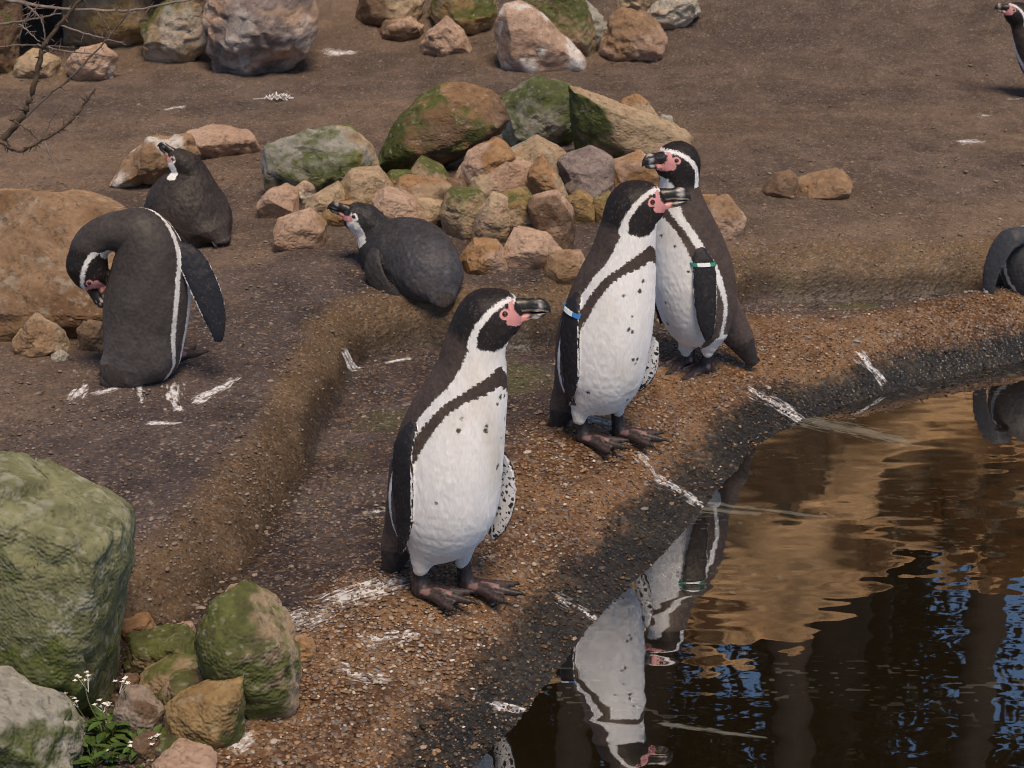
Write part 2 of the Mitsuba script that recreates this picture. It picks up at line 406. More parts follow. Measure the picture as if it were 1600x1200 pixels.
def rock_mesh(outline, seed, thick=.75, edge=.010, sink=.03, rough=1.0, lean=0.0, chips=4, grow=1.02, foot=None):
    """A rock whose side view fills the outline (pixels): a faceted convex body with its own depth, worn edges and a rough skin."""
    r = np.random.default_rng(seed)
    o = np.array(outline, float)
    o = o.mean(0) + (o - o.mean(0)) * grow
    xc, yb = (o[:, 0].min() + o[:, 0].max()) / 2, o[:, 1].max()
    g = ground(xc, min(yb, 1240) if foot is None else foot)
    w = (o[:, 0].max() - o[:, 0].min()) * np.linalg.norm(g - CAM) / FOC
    y0 = g[1] + .32 * thick * w
    ring = np.array([at_y(a, b, y0) for a, b in o])
    jit = (r.random(len(ring)) - .5) * .35 * thick * w
    for _ in range(6):
        ring = np.array([at_y(a, b, y0 + j + lean * (z - g[2])) for (a, b), j, z in zip(o, jit, ring[:, 2])])
    low = ring[:, 2] < g[2] + .25 * (ring[:, 2].max() - g[2])
    c = ring.mean(0)
    pts = [ring]
    for s, d in ((.80, -.40), (.36, -.50), (.80, .40)):
        k = c + (ring - c) * (s * (.82 + .36 * r.random((len(ring), 1))))
        k[:, 1] += d * thick * w * (.75 + .5 * r.random(len(ring))) + lean * (k[:, 2] - g[2]) * .5
        pts.append(k)
    base = ring[low].copy() if low.any() else ring[:1].copy()
    base[:, 2] -= sink + .02
    pts += [base]
    solid = manifold3d.Manifold.hull_points(np.vstack(pts).astype(np.float32))
    allp = np.vstack(pts)
    for _ in range(chips):
        nv = unit(r.normal(size=3) * [1, .7, .8] + [0, -.45, .25])
        solid = solid.trim_by_plane((-nv).tolist(), float(-(c @ nv + (.80 + .12 * r.random()) * ((allp - c) @ nv).max())))
    mm = solid.refine_to_length(edge * 1.15).to_mesh()
    m = trimesh.Trimesh(np.array(mm.vert_properties[:, :3], float), np.array(mm.tri_verts), process=True)
    size = m.extents.max()
    n_it = int(np.clip((.022 * size / edge) ** 2 * 2.2, 1, 8))
    trimesh.smoothing.filter_laplacian(m, lamb=.5, iterations=n_it, volume_constraint=False)
    v, n = np.array(m.vertices), np.array(m.vertex_normals)
    off = r.random(3) * 50
    a = nfbm(v / size * 3.0 + off, 3, seed) - .5
    b = nfbm(v / size * 9.0 + off, 3, seed + 3) - .5
    cr = np.abs(nfbm(v / size * 4.0 + off, 3, seed + 5) - .5)
    v = v + n * (rough * size * (.085 * a + .040 * b - .03 * sm(.10, .0, cr) * (nfbm(v / size * 2.0 + off + 9, 2, seed + 7) > .5)))[:, None]
    v = v + n * ((nfbm(v * 42 + off, 3, seed + 9) - .5) * .010 * rough)[:, None]
    m.vertices = v
    return m, np.abs(cr)


def rock_color(m, crack, tone, seed, moss=0.0, mossdir=(0, 0, .6), guano=0.0, tone2=None, lichen=0.0, mossline=None):
    v, n = np.array(m.vertices), np.array(m.vertex_normals)
    lo, hi = (np.array(c) for c in TONES[tone])
    f1, f2, f3 = nfbm(v * 9 + seed, 4, seed), nfbm(v * 38 + seed, 4, seed + 1), .5 * nnoise(v * 130, seed + 2) + .5 * nnoise(v * 260, seed + 4)
    t = sm(.25, .75, .55 * f1 + .45 * f2)[:, None]
    col = lo * (1 - t) + hi * t
    if tone2:
        l2, h2 = (np.array(c) for c in TONES[tone2])
        k = sm(.46, .56, nfbm(v * 7 + seed + 9, 3, seed + 4))[:, None]
        col = col * (1 - k) + (l2 * (1 - t) + h2 * t) * k
    col = col * (.66 + .68 * f3)[:, None]
    if lichen:
        k = (sm(.56, .66, .5 * nfbm(v * 24 + 3, 3, seed + 6) + .5 * nfbm(v * 80, 2, seed + 8)) * lichen)[:, None]
        col = col * (1 - k) + np.array([.42, .42, .37]) * k
    if moss:
        d = n @ np.asarray(mossdir, float)
        zz = (v[:, 2] - v[:, 2].min()) / np.ptp(v[:, 2])
        k = moss + d + (f1 - .5) * 1.7 + (f2 - .5) * 1.1 - .35 * (0 if mossline is None else (zz - mossline) * 4)
        k = (sm(.30, .80, k) * .92)[:, None]
        g = np.array([.020, .030, .008]) * (1 - f2[:, None]) + np.array([.088, .112, .020]) * f2[:, None] * 1.1
        col = col * (1 - k) + g * (.45 + 1.1 * f3)[:, None] * k
    if guano:
        zz = (v[:, 2] - v[:, 2].min()) / np.ptp(v[:, 2])
        k = (sm(.54, .63, nfbm(v * [13, 13, 7] + seed, 4, seed + 12) + .20 * (f2 - .5)) * guano * (.6 + .4 * f3))[:, None]
        col = col * (1 - k) + np.array([.68, .67, .66]) * k
    return np.clip(col, .01, .85)


ROCKS = []


def rock(name, outline, label, tone, seed, group=None, cat='rock', thick=.75, edge=None, rough=1.0, sink=.03, lean=0.0, chips=4, grow=1.02, foot=None, **kw):
    o = np.array(outline, float)
    g = ground((o[:, 0].min() + o[:, 0].max()) / 2, min(o[:, 1].max(), 1240))
    size = max(np.ptp(o[:, 0]), np.ptp(o[:, 1])) * np.linalg.norm(g - CAM) / FOC
    edge = edge or float(np.clip(size / 34, .0050, .011))
    m, cr = rock_mesh(outline, seed, thick, edge, sink, rough, lean, chips, grow, foot)
    key = numbered(name)
    add(key, ply((np.array(m.vertices), np.array(m.faces)), 'rock_material', smooth=True, color=rock_color(m, cr, tone, seed, **kw)), label, cat, group)


# foreground, lower left
rock('boulder', [(-90, 728), (0, 732), (60, 748), (125, 786), (190, 812), (204, 838), (192, 930), (182, 1010), (170, 1100), (100, 1135), (-90, 1140)],
     'large mossy grey-green boulder at the left edge', 'mossgrey', 101, cat='boulder', thick=.9, edge=.0065, moss=.52, mossdir=(-.30, -.1, -.05), lichen=.42, mossline=.40, rough=.75, chips=1)
rock('boulder', [(-90, 1040), (0, 1066), (60, 1092), (108, 1122), (140, 1165), (152, 1225), (-90, 1260)], 'pale lichen-covered boulder in the bottom left corner', 'grey', 102, cat='boulder',
     thick=.8, edge=.0055, moss=.34, lichen=.9, mossdir=(.1, -.3, -.2), rough=1.2)
rock('boulder', [(306, 975), (330, 938), (370, 926), (405, 930), (436, 955), (460, 1000), (471, 1058), (466, 1102), (430, 1120), (388, 1120), (360, 1085), (325, 1050), (304, 1005)],
     'rounded green mossy boulder on the pool rim', 'tan', 103, cat='boulder', thick=.85, edge=.0055, moss=1.0, mossdir=(-.75, -.1, .10), rough=.7)
FG = 'small rocks beside the mossy boulders'
rock('rock', [(258, 1103), (272, 1086), (348, 1066), (379, 1066), (381, 1092), (372, 1152), (340, 1166), (262, 1146)], 'square orange rock with a mossy right side', 'gold', 104, FG, thick=.8, moss=.22, mossdir=(.9, .1, .0), rough=.7, lean=.1)
rock('rock', [(192, 1004), (215, 993), (290, 989), (316, 1010), (306, 1032), (250, 1052), (194, 1046)], 'flat olive mossy rock right of the large boulder', 'tan', 105, FG, moss=.55, mossdir=(0, .1, .4))
rock('rock', [(214, 1056), (262, 1034), (312, 1034), (318, 1051), (270, 1072), (225, 1077)], 'tan mossy rock lying against the flat olive rock', 'tan', 106, FG, moss=.3)
rock('rock', [(244, 1088), (270, 1056), (312, 1050), (346, 1069), (302, 1090), (255, 1103)], 'pinkish rock behind the square orange rock', 'pink', 107, FG, moss=.15)
rock('rock', [(178, 1096), (200, 1074), (225, 1082), (257, 1108), (255, 1142), (225, 1152), (185, 1142)], 'brown rock with a white dropping left of the orange rock', 'brown', 108, FG, guano=.22)
rock('rock', [(236, 1186), (262, 1168), (322, 1170), (347, 1190), (342, 1222), (240, 1222)], 'flat reddish rock at the bottom edge', 'pink', 109, FG)
rock('rock', [(238, 1150), (330, 1144), (350, 1166), (336, 1180), (250, 1178)], 'dark brown rock wedged below the orange rock', 'dark', 110, FG, moss=.1)
rock('rock', [(350, 926), (362, 914), (388, 916), (398, 930), (380, 940)], 'small reddish stone showing behind the round mossy boulder', 'pink', 111, FG)
rock('rock', [(452, 994), (488, 998), (497, 1014), (470, 1030), (450, 1026)], 'orange brown stone right of the round mossy boulder', 'orange', 112, FG)
rock('rock', [(248, 992), (262, 977), (300, 976), (308, 992), (280, 998)], 'reddish stone behind the flat olive rock', 'pink', 113, FG)
rock('rock', [(176, 996), (186, 966), (232, 962), (244, 985), (230, 1004)], 'rusty stone beside the edge of the large boulder', 'orange', 114, FG)
rock('rock', [(180, 1070), (196, 1048), (215, 1052), (222, 1072), (200, 1086)], 'dark stone in the shade of the large boulder', 'brown', 115, FG)
rock('rock', [(200, 1160), (225, 1142), (250, 1150), (246, 1180), (214, 1188)], 'small brown stone among the weeds', 'brown', 116, FG)
# middle mound
MB = 'large rocks of the middle mound'
rock('boulder', [(406, 262), (414, 232), (466, 205), (545, 203), (582, 220), (588, 255), (584, 288), (520, 302), (440, 306), (410, 300)], 'flat grey-green boulder at the left end of the rock pile', 'grey', 120, MB, 'boulder', thick=.6, moss=.24, mossdir=(0, -.3, .1), lichen=.6, tone2='tan')
rock('boulder', [(590, 248), (606, 205), (650, 155), (690, 131), (742, 129), (786, 150), (796, 186), (780, 211), (740, 226), (690, 236), (640, 266), (600, 264)], 'tilted boulder, orange brown on top and mossy green on its left', 'rust', 121, MB, 'boulder', thick=.6, moss=.42, mossdir=(-1.0, -.3, -.25), rough=.7, tone2='brown')
rock('boulder', [(782, 152), (830, 125), (858, 112), (892, 130), (906, 165), (900, 196), (858, 226), (800, 230), (785, 205)], 'pale green mossy boulder in the middle of the mound', 'grey', 122, MB, 'boulder', thick=.7, moss=.62, mossdir=(.1, -.1, .1), rough=.9)
rock('boulder', [(888, 132), (940, 150), (975, 176), (1040, 190), (1080, 209), (1086, 240), (1060, 254), (960, 244), (900, 222)], 'long sloping tan slab with green moss on its upper end', 'tan', 123, MB, 'boulder', thick=.55, moss=.34, mossdir=(-.9, 0, .1), rough=.5)
rock('rock', [(956, 184), (972, 158), (992, 146), (1012, 156), (1028, 182), (1005, 190)], 'pointed tan stone behind the sloping slab', 'tan', 124, MB, tone2='orange')
rock('rock', [(1026, 192), (1034, 178), (1050, 182), (1054, 196)], 'small grey stone right of the pointed tan stone', 'grey', 125, MB)
PILE = 'stones of the middle rock pile'
pile = [
    ([(713, 280), (735, 240), (775, 227), (802, 240), (770, 272), (730, 292)], 'pink', 'orange-pink stone at the top of the pile', {'tone2': 'orange'}),
    ([(729, 292), (745, 252), (790, 246), (830, 260), (837, 286), (800, 298), (745, 298)], 'pink', 'large pinkish tan stone in the top middle of the pile', {'tone2': 'tan'}),
    ([(790, 250), (840, 223), (880, 238), (888, 268), (860, 280), (830, 270)], 'tan', 'pale tan stone lying below the pale green boulder', {'tone2': 'grey'}),
    ([(828, 270), (850, 250), (874, 282), (884, 305), (860, 315), (836, 302)], 'orange', 'orange brown wedge stone near the middle of the pile', {'tone2': 'tan'}),
    ([(878, 250), (925, 234), (954, 248), (952, 288), (900, 294)], 'purple', 'grey-tan stone under the long sloping slab', {'tone2': 'tan'}),
    ([(886, 294), (905, 277), (952, 288), (934, 308), (895, 308)], 'purple', 'purplish grey flat stone in the right of the pile', {}),
    ([(950, 262), (1000, 246), (1032, 266), (1022, 294), (955, 290)], 'pink', 'pink slab stone behind the embracing penguins', {'tone2': 'orange'}),
    ([(886, 314), (905, 299), (931, 314), (926, 344), (896, 342)], 'gold', 'small golden stone right of the big brown stone', {}),
    ([(928, 312), (950, 300), (964, 320), (954, 345), (930, 343)], 'gold', 'yellow mossy stone touching the middle penguin\'s head', {'moss': .25}),
    ([(637, 284), (655, 250), (690, 264), (702, 288), (664, 290)], 'tan', 'triangular olive stone below the tilted boulder', {'moss': .3}),
    ([(618, 306), (630, 280), (688, 284), (704, 294), (682, 322), (640, 316)], 'orange', 'orange wedge stone above the flat tan stone', {'tone2': 'tan'}),
    ([(642, 330), (656, 311), (690, 317), (694, 336), (668, 350)], 'tan', 'flat tan stone behind the resting grey penguin', {'tone2': 'orange'}),
    ([(691, 330), (705, 300), (738, 294), (758, 310), (756, 342), (730, 364), (700, 352)], 'tan', 'olive tan mossy stone left of the pile\'s centre', {'moss': .28}),
    ([(741, 368), (748, 330), (766, 304), (790, 315), (795, 350), (776, 380), (750, 382)], 'pink', 'upright pinkish stone at the centre of the pile', {'tone2': 'tan'}),
    ([(774, 308), (822, 300), (834, 330), (852, 352), (850, 374), (800, 370), (788, 332)], 'tan', 'slanting tan stone right of the upright pinkish stone', {'tone2': 'gold', 'moss': .1}),
    ([(828, 318), (868, 304), (894, 330), (895, 360), (886, 388), (860, 390), (848, 352)], 'brown', 'big brown angular stone at the right front of the pile', {'tone2': 'pink'}),
    ([(800, 376), (812, 350), (840, 350), (854, 372), (842, 388), (810, 388)], 'tan', 'olive stone below the slanting tan stone', {'moss': .35}),
    ([(582, 322), (603, 300), (640, 310), (662, 346), (630, 360), (592, 345)], 'pink', 'pink stone just behind the resting grey penguin\'s neck', {}),
    ([(528, 300), (550, 271), (590, 268), (608, 294), (592, 318), (545, 320)], 'gold', 'golden stone in front of the flat grey-green boulder', {'tone2': 'tan'}),
    ([(478, 322), (492, 306), (525, 290), (538, 308), (520, 326), (486, 336)], 'tan', 'tan stone left of the golden stone', {'tone2': 'gold'}),
    ([(406, 320), (420, 300), (446, 292), (466, 302), (462, 324), (430, 334)], 'pink', 'pinkish stone at the left foot of the flat grey-green boulder', {}),
    ([(460, 296), (478, 281), (498, 290), (492, 314), (468, 314)], 'pink', 'small pale pink stone beside the grey-green boulder', {'tone2': 'pale'}),
    ([(788, 392), (806, 362), (850, 366), (876, 394), (846, 412), (795, 408)], 'pink', 'pink stone at the front foot of the pile', {}),
    ([(722, 404), (742, 376), (780, 380), (788, 410), (758, 420), (730, 416)], 'pink', 'rusty pink stone right of the resting grey penguin', {'tone2': 'orange'}),
    ([(598, 288), (612, 268), (640, 268), (646, 290), (622, 298)], 'tan', 'mossy stone under the tilted boulder\'s left corner', {'moss': .45}),
    ([(692, 300), (700, 282), (724, 284), (732, 302), (712, 308)], 'brown', 'small brown stone in a gap left of the large pinkish stone', {}),
    ([(1096, 340), (1110, 318), (1136, 310), (1160, 340), (1144, 368), (1108, 366)], 'pink', 'pinkish stone right of the rear standing penguin', {'tone2': 'sand'}),
    ([(1082, 330), (1090, 308), (1118, 306), (1126, 322), (1106, 336)], 'orange', 'orange stone above the pinkish stone right of the rear penguin', {}),
    ([(1194, 296), (1212, 274), (1240, 272), (1246, 302), (1215, 306)], 'brown', 'reddish brown stone half buried in the right terrace', {'tone2': 'orange'}),
    ([(1238, 304), (1244, 284), (1312, 270), (1327, 288), (1300, 302)], 'sand', 'long sandy stone half buried in the right terrace', {}),
    ([(428, 372), (440, 344), (482, 330), (504, 350), (496, 376), (450, 384)], 'sand', 'sunken pinkish stone left of the resting grey penguin', {'tone2': 'pink'}),
    ([(850, 425), (862, 400), (905, 400), (916, 424), (880, 434)], 'pink', 'low pink stone left of the middle penguin\'s neck', {'tone2': 'sand'}),
    ([(505, 338), (520, 318), (548, 318), (556, 338), (530, 346)], 'orange', 'rusty stone behind the resting grey penguin\'s bill', {'tone2': 'gold'}),
]
for i, (o, tone, lab, kw) in enumerate(pile):
    rock('pile_stone', o, lab, tone, 200 + i, PILE, cat='stone', thick=.9, rough=.36, sink=.05, edge=.0040, chips=8, grow=1.22, **kw)
# left side
LS = 'rocks at the left beside the preening penguin'
rock('sandstone_slab', [(-90, 300), (60, 302), (130, 318), (214, 340), (232, 430), (200, 482), (100, 496), (40, 508), (-90, 540)], 'broad orange sandstone slab behind the preening penguin', 'sand', 130, cat='boulder', thick=.45, tone2='rust', rough=.7, lean=.75, edge=.008, chips=2, lichen=.35)
rock('rock', [(164, 294), (200, 246), (232, 214), (300, 208), (314, 240), (290, 268), (210, 296)], 'pinkish rock with white droppings behind the dark penguin at left', 'sand', 131, LS, guano=.75, thick=.7)
rock('rock', [(288, 210), (330, 197), (402, 211), (408, 226), (340, 244), (290, 236)], 'flat reddish rock right of the dropping-stained rock', 'pink', 132, LS, thick=.7)
rock('rock', [(18, 530), (48, 496), (92, 508), (108, 540), (62, 556), (20, 550)], 'tan rock at the foot of the sandstone slab', 'tan', 133, LS, tone2='sand')
rock('rock', [(6, 516), (24, 492), (50, 490), (56, 506), (28, 528)], 'whitish stone at the foot of the sandstone slab', 'pale', 134, LS, guano=.4)
rock('rock', [(98, 484), (112, 470), (166, 488), (162, 504), (124, 502)], 'flat dark brown stone under the preening penguin\'s bill', 'brown', 135, LS)
rock('rock', [(120, 515), (130, 500), (164, 503), (170, 545), (130, 548)], 'reddish square stone left of the preening penguin', 'sand', 136, LS)
rock('rock', [(79, 556), (94, 546), (110, 553), (108, 565), (86, 564)], 'small pale stone lying in front of the tan rock', 'pale', 137, LS)
rock('rock', [(84, 505), (96, 492), (122, 498), (126, 516), (100, 522)], 'small olive stone between the tan rock and the brown stone', 'tan', 138, LS, moss=.35)
# background, top
BG = 'rocks along the back of the terrace'
rock('boulder', [(318, 20), (340, -60), (478, -60), (497, 25), (487, 70), (440, 96), (375, 118), (334, 102), (320, 60)], 'big purple-grey boulder at the back left', 'purple', 140, BG, 'boulder', thick=.7, tone2='pink', guano=.3)
rock('boulder', [(218, 40), (246, 8), (322, -40), (334, 60), (300, 92), (240, 96), (222, 70)], 'moss-streaked boulder left of the big purple-grey boulder', 'tan', 141, BG, 'boulder', thick=.7, moss=.30, guano=.35)
rock('boulder', [(86, -60), (215, -60), (240, 30), (216, 74), (150, 72), (98, 66)], 'yellowish mossy boulder behind the thorny twigs', 'tan', 142, BG, 'boulder', thick=.6, moss=.25, tone2='gold')
rock('rock', [(18, 98), (52, 75), (92, 92), (102, 114), (60, 122), (24, 118)], 'tan stone at the back left below the dark hollow', 'tan', 143, BG)
rock('rock', [(102, 100), (120, 78), (158, 70), (182, 82), (174, 116), (122, 124)], 'pinkish white stone below the yellowish mossy boulder', 'pink', 144, BG, guano=.6)
rock('boulder', [(-90, -60), (14, -60), (34, 30), (22, 106), (-90, 112)], 'olive rock at the top left corner', 'brown', 145, BG, 'boulder', thick=.6, moss=.2)
rock('rock', [(655, 76), (670, 46), (697, 25), (724, 45), (739, 76), (692, 84)], 'triangular pinkish rock at the back middle', 'pink', 146, BG)
rock('rock', [(668, 20), (690, -40), (765, -40), (778, 20), (766, 49), (728, 52), (690, 36)], 'mossy yellow rock behind the triangular pinkish rock', 'gold', 147, BG, moss=.42, tone2='tan')
rock('boulder', [(772, 40), (788, 6), (815, 0), (850, 22), (888, 64), (916, 92), (910, 104), (830, 110), (784, 94)], 'pinkish boulder splashed with white droppings at the back', 'pink', 148, BG, 'boulder', thick=.6, guano=.9, rough=.6)
rock('boulder', [(806, 20), (830, -40), (880, -30), (916, 8), (934, 44), (928, 84), (890, 84)], 'green mossy rock behind the splashed boulder', 'tan', 149, BG, 'boulder', moss=.6, thick=.7)
rock('rock', [(908, 40), (912, -10), (934, 18), (960, 50), (948, 78), (926, 76)], 'smooth grey rock right of the green mossy rock', 'grey', 150, BG)
rock('rock', [(936, 76), (950, 30), (972, 8), (1012, 18), (1044, 58), (1034, 90), (960, 92)], 'low pinkish rock right of the smooth grey rock', 'sand', 151, BG, tone2='pink')
rock('rock', [(1000, 30), (1034, -8), (1086, -10), (1094, 18), (1056, 44)], 'pale pink rock at the top edge right of the rock row', 'pink', 152, BG, tone2='pale')
rock('rock', [(556, 30), (566, -20), (622, -40), (664, 0), (646, 42), (594, 44)], 'brown rock at the top edge left of the triangular rock', 'tan', 153, BG, tone2='brown')
rock('rock', [(584, 56), (600, 34), (640, 24), (664, 40), (644, 62)], 'low flat brown rock in front of the brown rock at the top', 'brown', 154, BG, tone2='pink')
rock('rock', [(960, 14), (975, -30), (1020, -30), (1012, 12)], 'tan rock at the top edge above the low pinkish rock', 'tan', 155, BG)

rock('boulder', [(-220, -230), (60, -260), (300, -230), (300, -66), (120, -60), (20, -56), (-220, -60)], 'added overhanging boulder out of view, shading the dark hollow at the top left', 'brown', 156, BG, cat='boulder', thick=1.15, sink=-.02, foot=70, chips=1, edge=.014)  # added above the view to keep light out of the hollow

# ------------------------------------------------------------------ pebbles of the exposed aggregate (loose and set)
ico = trimesh.creation.icosahedron()
NPEB = 26000
px = rng.random(NPEB * 3) * 1700 - 50
py = rng.random(NPEB * 3) ** .8 * 1130 + 100
pw = np.array([at_z(a, b, 0.0) for a, b in zip(px, py)])
dwp = seg_dist(pw[:, 0], pw[:, 1], W_LINE)
dwp = np.where(dwp > 0, dwp / (1 - .48 * sm(.5, 1.0, pw[:, 0])), dwp)
dsp = seg_dist(pw[:, 0], pw[:, 1], S_LINE)
prob = .10 + .90 * sm(.50, .30, dwp) + .45 * np.exp(-((dsp - .05) / .06) ** 2) + .12 * (dsp < 0)
patch = nfbm(pw * 5, 3, 77)
keep = (rng.random(len(pw)) < prob * (.35 + 1.3 * sm(.35, .65, patch))) & (dwp > -.05) & (pw[:, 1] < 8.3)
pw, dwp = pw[keep][:NPEB], dwp[keep][:NPEB]
n = len(pw)
pz = H(pw[:, 0], pw[:, 1])
size = (1 + .12 * np.maximum(0, pw[:, 1] - 4)) * .0017 + .0026 * rng.random(n) ** 2.2 + .0026 * (rng.random(n) < .05)
ax = rng.random(n) * np.pi * 2
iv = ico.vertices
loc = iv[None] * (1 + .25 * (rng.random((n, 12, 1)) - .5))
loc = loc * np.stack([size * (1 + .7 * rng.random(n)), size * (.8 + .3 * rng.random(n)), size * (.45 + .25 * rng.random(n))], -1)[:, None, :]
ca, sa = np.cos(ax)[:, None], np.sin(ax)[:, None]
pv = np.stack([loc[..., 0] * ca - loc[..., 1] * sa, loc[..., 0] * sa + loc[..., 1] * ca, loc[..., 2]], -1) + np.stack([pw[:, 0], pw[:, 1], pz + size * .25], -1)[:, None]
pal = np.array([(.25, .155, .09), (.34, .235, .16), (.18, .11, .07), (.42, .37, .31), (.28, .245, .22), (.30, .18, .10), (.55, .51, .47), (.14, .10, .08)])
pc = pal[rng.choice(8, n, p=[.2, .19, .17, .08, .1, .14, .03, .09])] * (.7 + .5 * rng.random((n, 1)))
offrim = sm(.30, .50, dwp)[:, None]
pc = pc * (1 - .75 * offrim) + np.array([.20, .165, .145]) * (.5 + 1.1 * rng.random((n, 1)) ** 2) * .75 * offrim
pc = np.where((dwp < .10)[:, None], pc * np.where(rng.random((n, 1)) < .12, 1.1, .34 * (.3 + rng.random((n, 1)))), pc)
pf = (ico.faces[None] + (np.arange(n) * 12)[:, None, None]).reshape(-1, 3)
add('pebbles', ply((pv.reshape(-1, 3), pf), 'pebble_material', smooth=True, color=np.repeat(pc, 12, 0)), 'brown and pale pebbles set in the pool rim and gully', 'pebbles', kind='stuff')

# ------------------------------------------------------------------ penguins
def cones(p, pts, rad, N=None, k=1.0):
    """Distance to a chain of tapered capsules; also the nearest segment and the place along it. N, k: flattened along N."""
    pts, rad = np.asarray(pts, float), np.asarray(rad, float)
    if N is not None:
        N = unit(N)
        p = p + (k - 1) * (p @ N)[:, None] * N
        pts = pts + (k - 1) * (pts @ N)[:, None] * N
    best, bi, bt = np.full(len(p), 1e9), np.zeros(len(p), int), np.zeros(len(p))
    for i in range(len(pts) - 1):
        ab = pts[i + 1] - pts[i]
        d = p - pts[i]
        t = np.clip(d @ ab / (ab @ ab + 1e-12), 0, 1)
        d = d - t[:, None] * ab
        l = np.sqrt((d * d).sum(1))
        r = rad[i] + t * (rad[i + 1] - rad[i])
        s = l - r
        if N is not None:
            nn = (d @ N) / np.maximum(l, 1e-9)
            s = s / np.sqrt(1 + (k * k - 1) * nn * nn)
        m = s < best
        best, bi, bt = np.where(m, s, best), np.where(m, i, bi), np.where(m, t, bt)
    return best, bi, bt


def smin(a, b, k):
    h = np.clip(.5 + .5 * (b - a) / k, 0, 1)
    return b * (1 - h) + a * h - k * h * (1 - h)


def nets(fn, lo, hi, h):
    """Surface nets: the zero level of fn as a quad mesh."""
    lo, hi = np.asarray(lo, float), np.asarray(hi, float)
    n = np.ceil((hi - lo) / h).astype(int) + 1
    ax = [lo[i] + h * np.arange(n[i]) for i in range(3)]
    # coarse pass decides where the fine grid is needed
    g = np.stack(np.meshgrid(*ax, indexing='ij'), -1)
    c = g[::4, ::4, ::4]
    dc = fn(c.reshape(-1, 3)).reshape(c.shape[:3])
    near = np.repeat(np.repeat(np.repeat(np.abs(dc) < 6.5 * h, 4, 0), 4, 1), 4, 2)[:n[0], :n[1], :n[2]]
    far = np.repeat(np.repeat(np.repeat(dc, 4, 0), 4, 1), 4, 2)[:n[0], :n[1], :n[2]]
    val = far.copy()
    val[near] = fn(g[near])
    ins = val < 0
    corner = [(a, b, e) for a in (0, 1) for b in (0, 1) for e in (0, 1)]
    sl = lambda A, o: A[o[0]:n[0] - 1 + o[0], o[1]:n[1] - 1 + o[1], o[2]:n[2] - 1 + o[2]]
    cnt = sum(sl(ins, o).astype(int) for o in corner)
    act = (cnt > 0) & (cnt < 8)
    ia = np.argwhere(act)
    acc, m = np.zeros((len(ia), 3)), np.zeros(len(ia))
    for o in corner:
        for d in range(3):
            if o[d] == 0:
                e = list(o)
                e[d] = 1
                va = val[ia[:, 0] + o[0], ia[:, 1] + o[1], ia[:, 2] + o[2]]
                vb = val[ia[:, 0] + e[0], ia[:, 1] + e[1], ia[:, 2] + e[2]]
                x = (va < 0) != (vb < 0)
                t = np.where(x, va / np.where(x, va - vb, 1), 0)
                pnt = np.array(o, float)[None].repeat(len(ia), 0)
                pnt[:, d] = t
                acc += pnt * x[:, None]
                m += x
    V = lo + h * (ia + acc / m[:, None])
    num = -np.ones(act.shape, int)
    num[act] = np.arange(len(ia))
    F = []
    for d in range(3):
        u, w = (d + 1) % 3, (d + 2) % 3
        a = np.moveaxis(ins, (d, u, w), (0, 1, 2))
        nm = np.moveaxis(num, (d, u, w), (0, 1, 2))
        x = a[:-1, 1:-1, 1:-1] != a[1:, 1:-1, 1:-1]
        i, j, k = np.nonzero(x)
        flip = a[i, j + 1, k + 1]
        qd = np.stack([nm[i, j, k], nm[i, j + 1, k], nm[i, j + 1, k + 1], nm[i, j, k + 1]], 1)
        qd = np.where(flip[:, None], qd, qd[:, ::-1])
        F.append(qd)
    F = np.vstack(F)
    F = F[(F >= 0).all(1)]
    return V, np.vstack([F[:, [0, 1, 2]], F[:, [0, 2, 3]]])


def refine(V, F, fn, n=1, steps=2):
    for _ in range(n):
        V, F = trimesh.remesh.subdivide(V, F)
    for _ in range(steps):
        d = fn(V)
        e = 8e-4
        g = np.stack([fn(V + np.eye(3)[i] * e) - d for i in range(3)], 1) / e
        V = V - np.clip(d, -.004, .004)[:, None] * g / np.maximum((g * g).sum(1), .3)[:, None]
    return V, F


def spline(pts, n=4):
    """Catmull-Rom through the rows of pts."""
    p = np.asarray(pts, float)
    e = np.vstack([2 * p[0] - p[1], p, 2 * p[-1] - p[-2]])
    out = []
    for i in range(len(p) - 1):
        a, b, c, d = e[i:i + 4]
        for t in np.arange(n) / n:
            out.append(.5 * (2 * b + (c - a) * t + (2 * a - 5 * b + 4 * c - d) * t * t + (3 * b - a - 3 * c + d) * t ** 3))
    return np.array(out + [p[-1]])


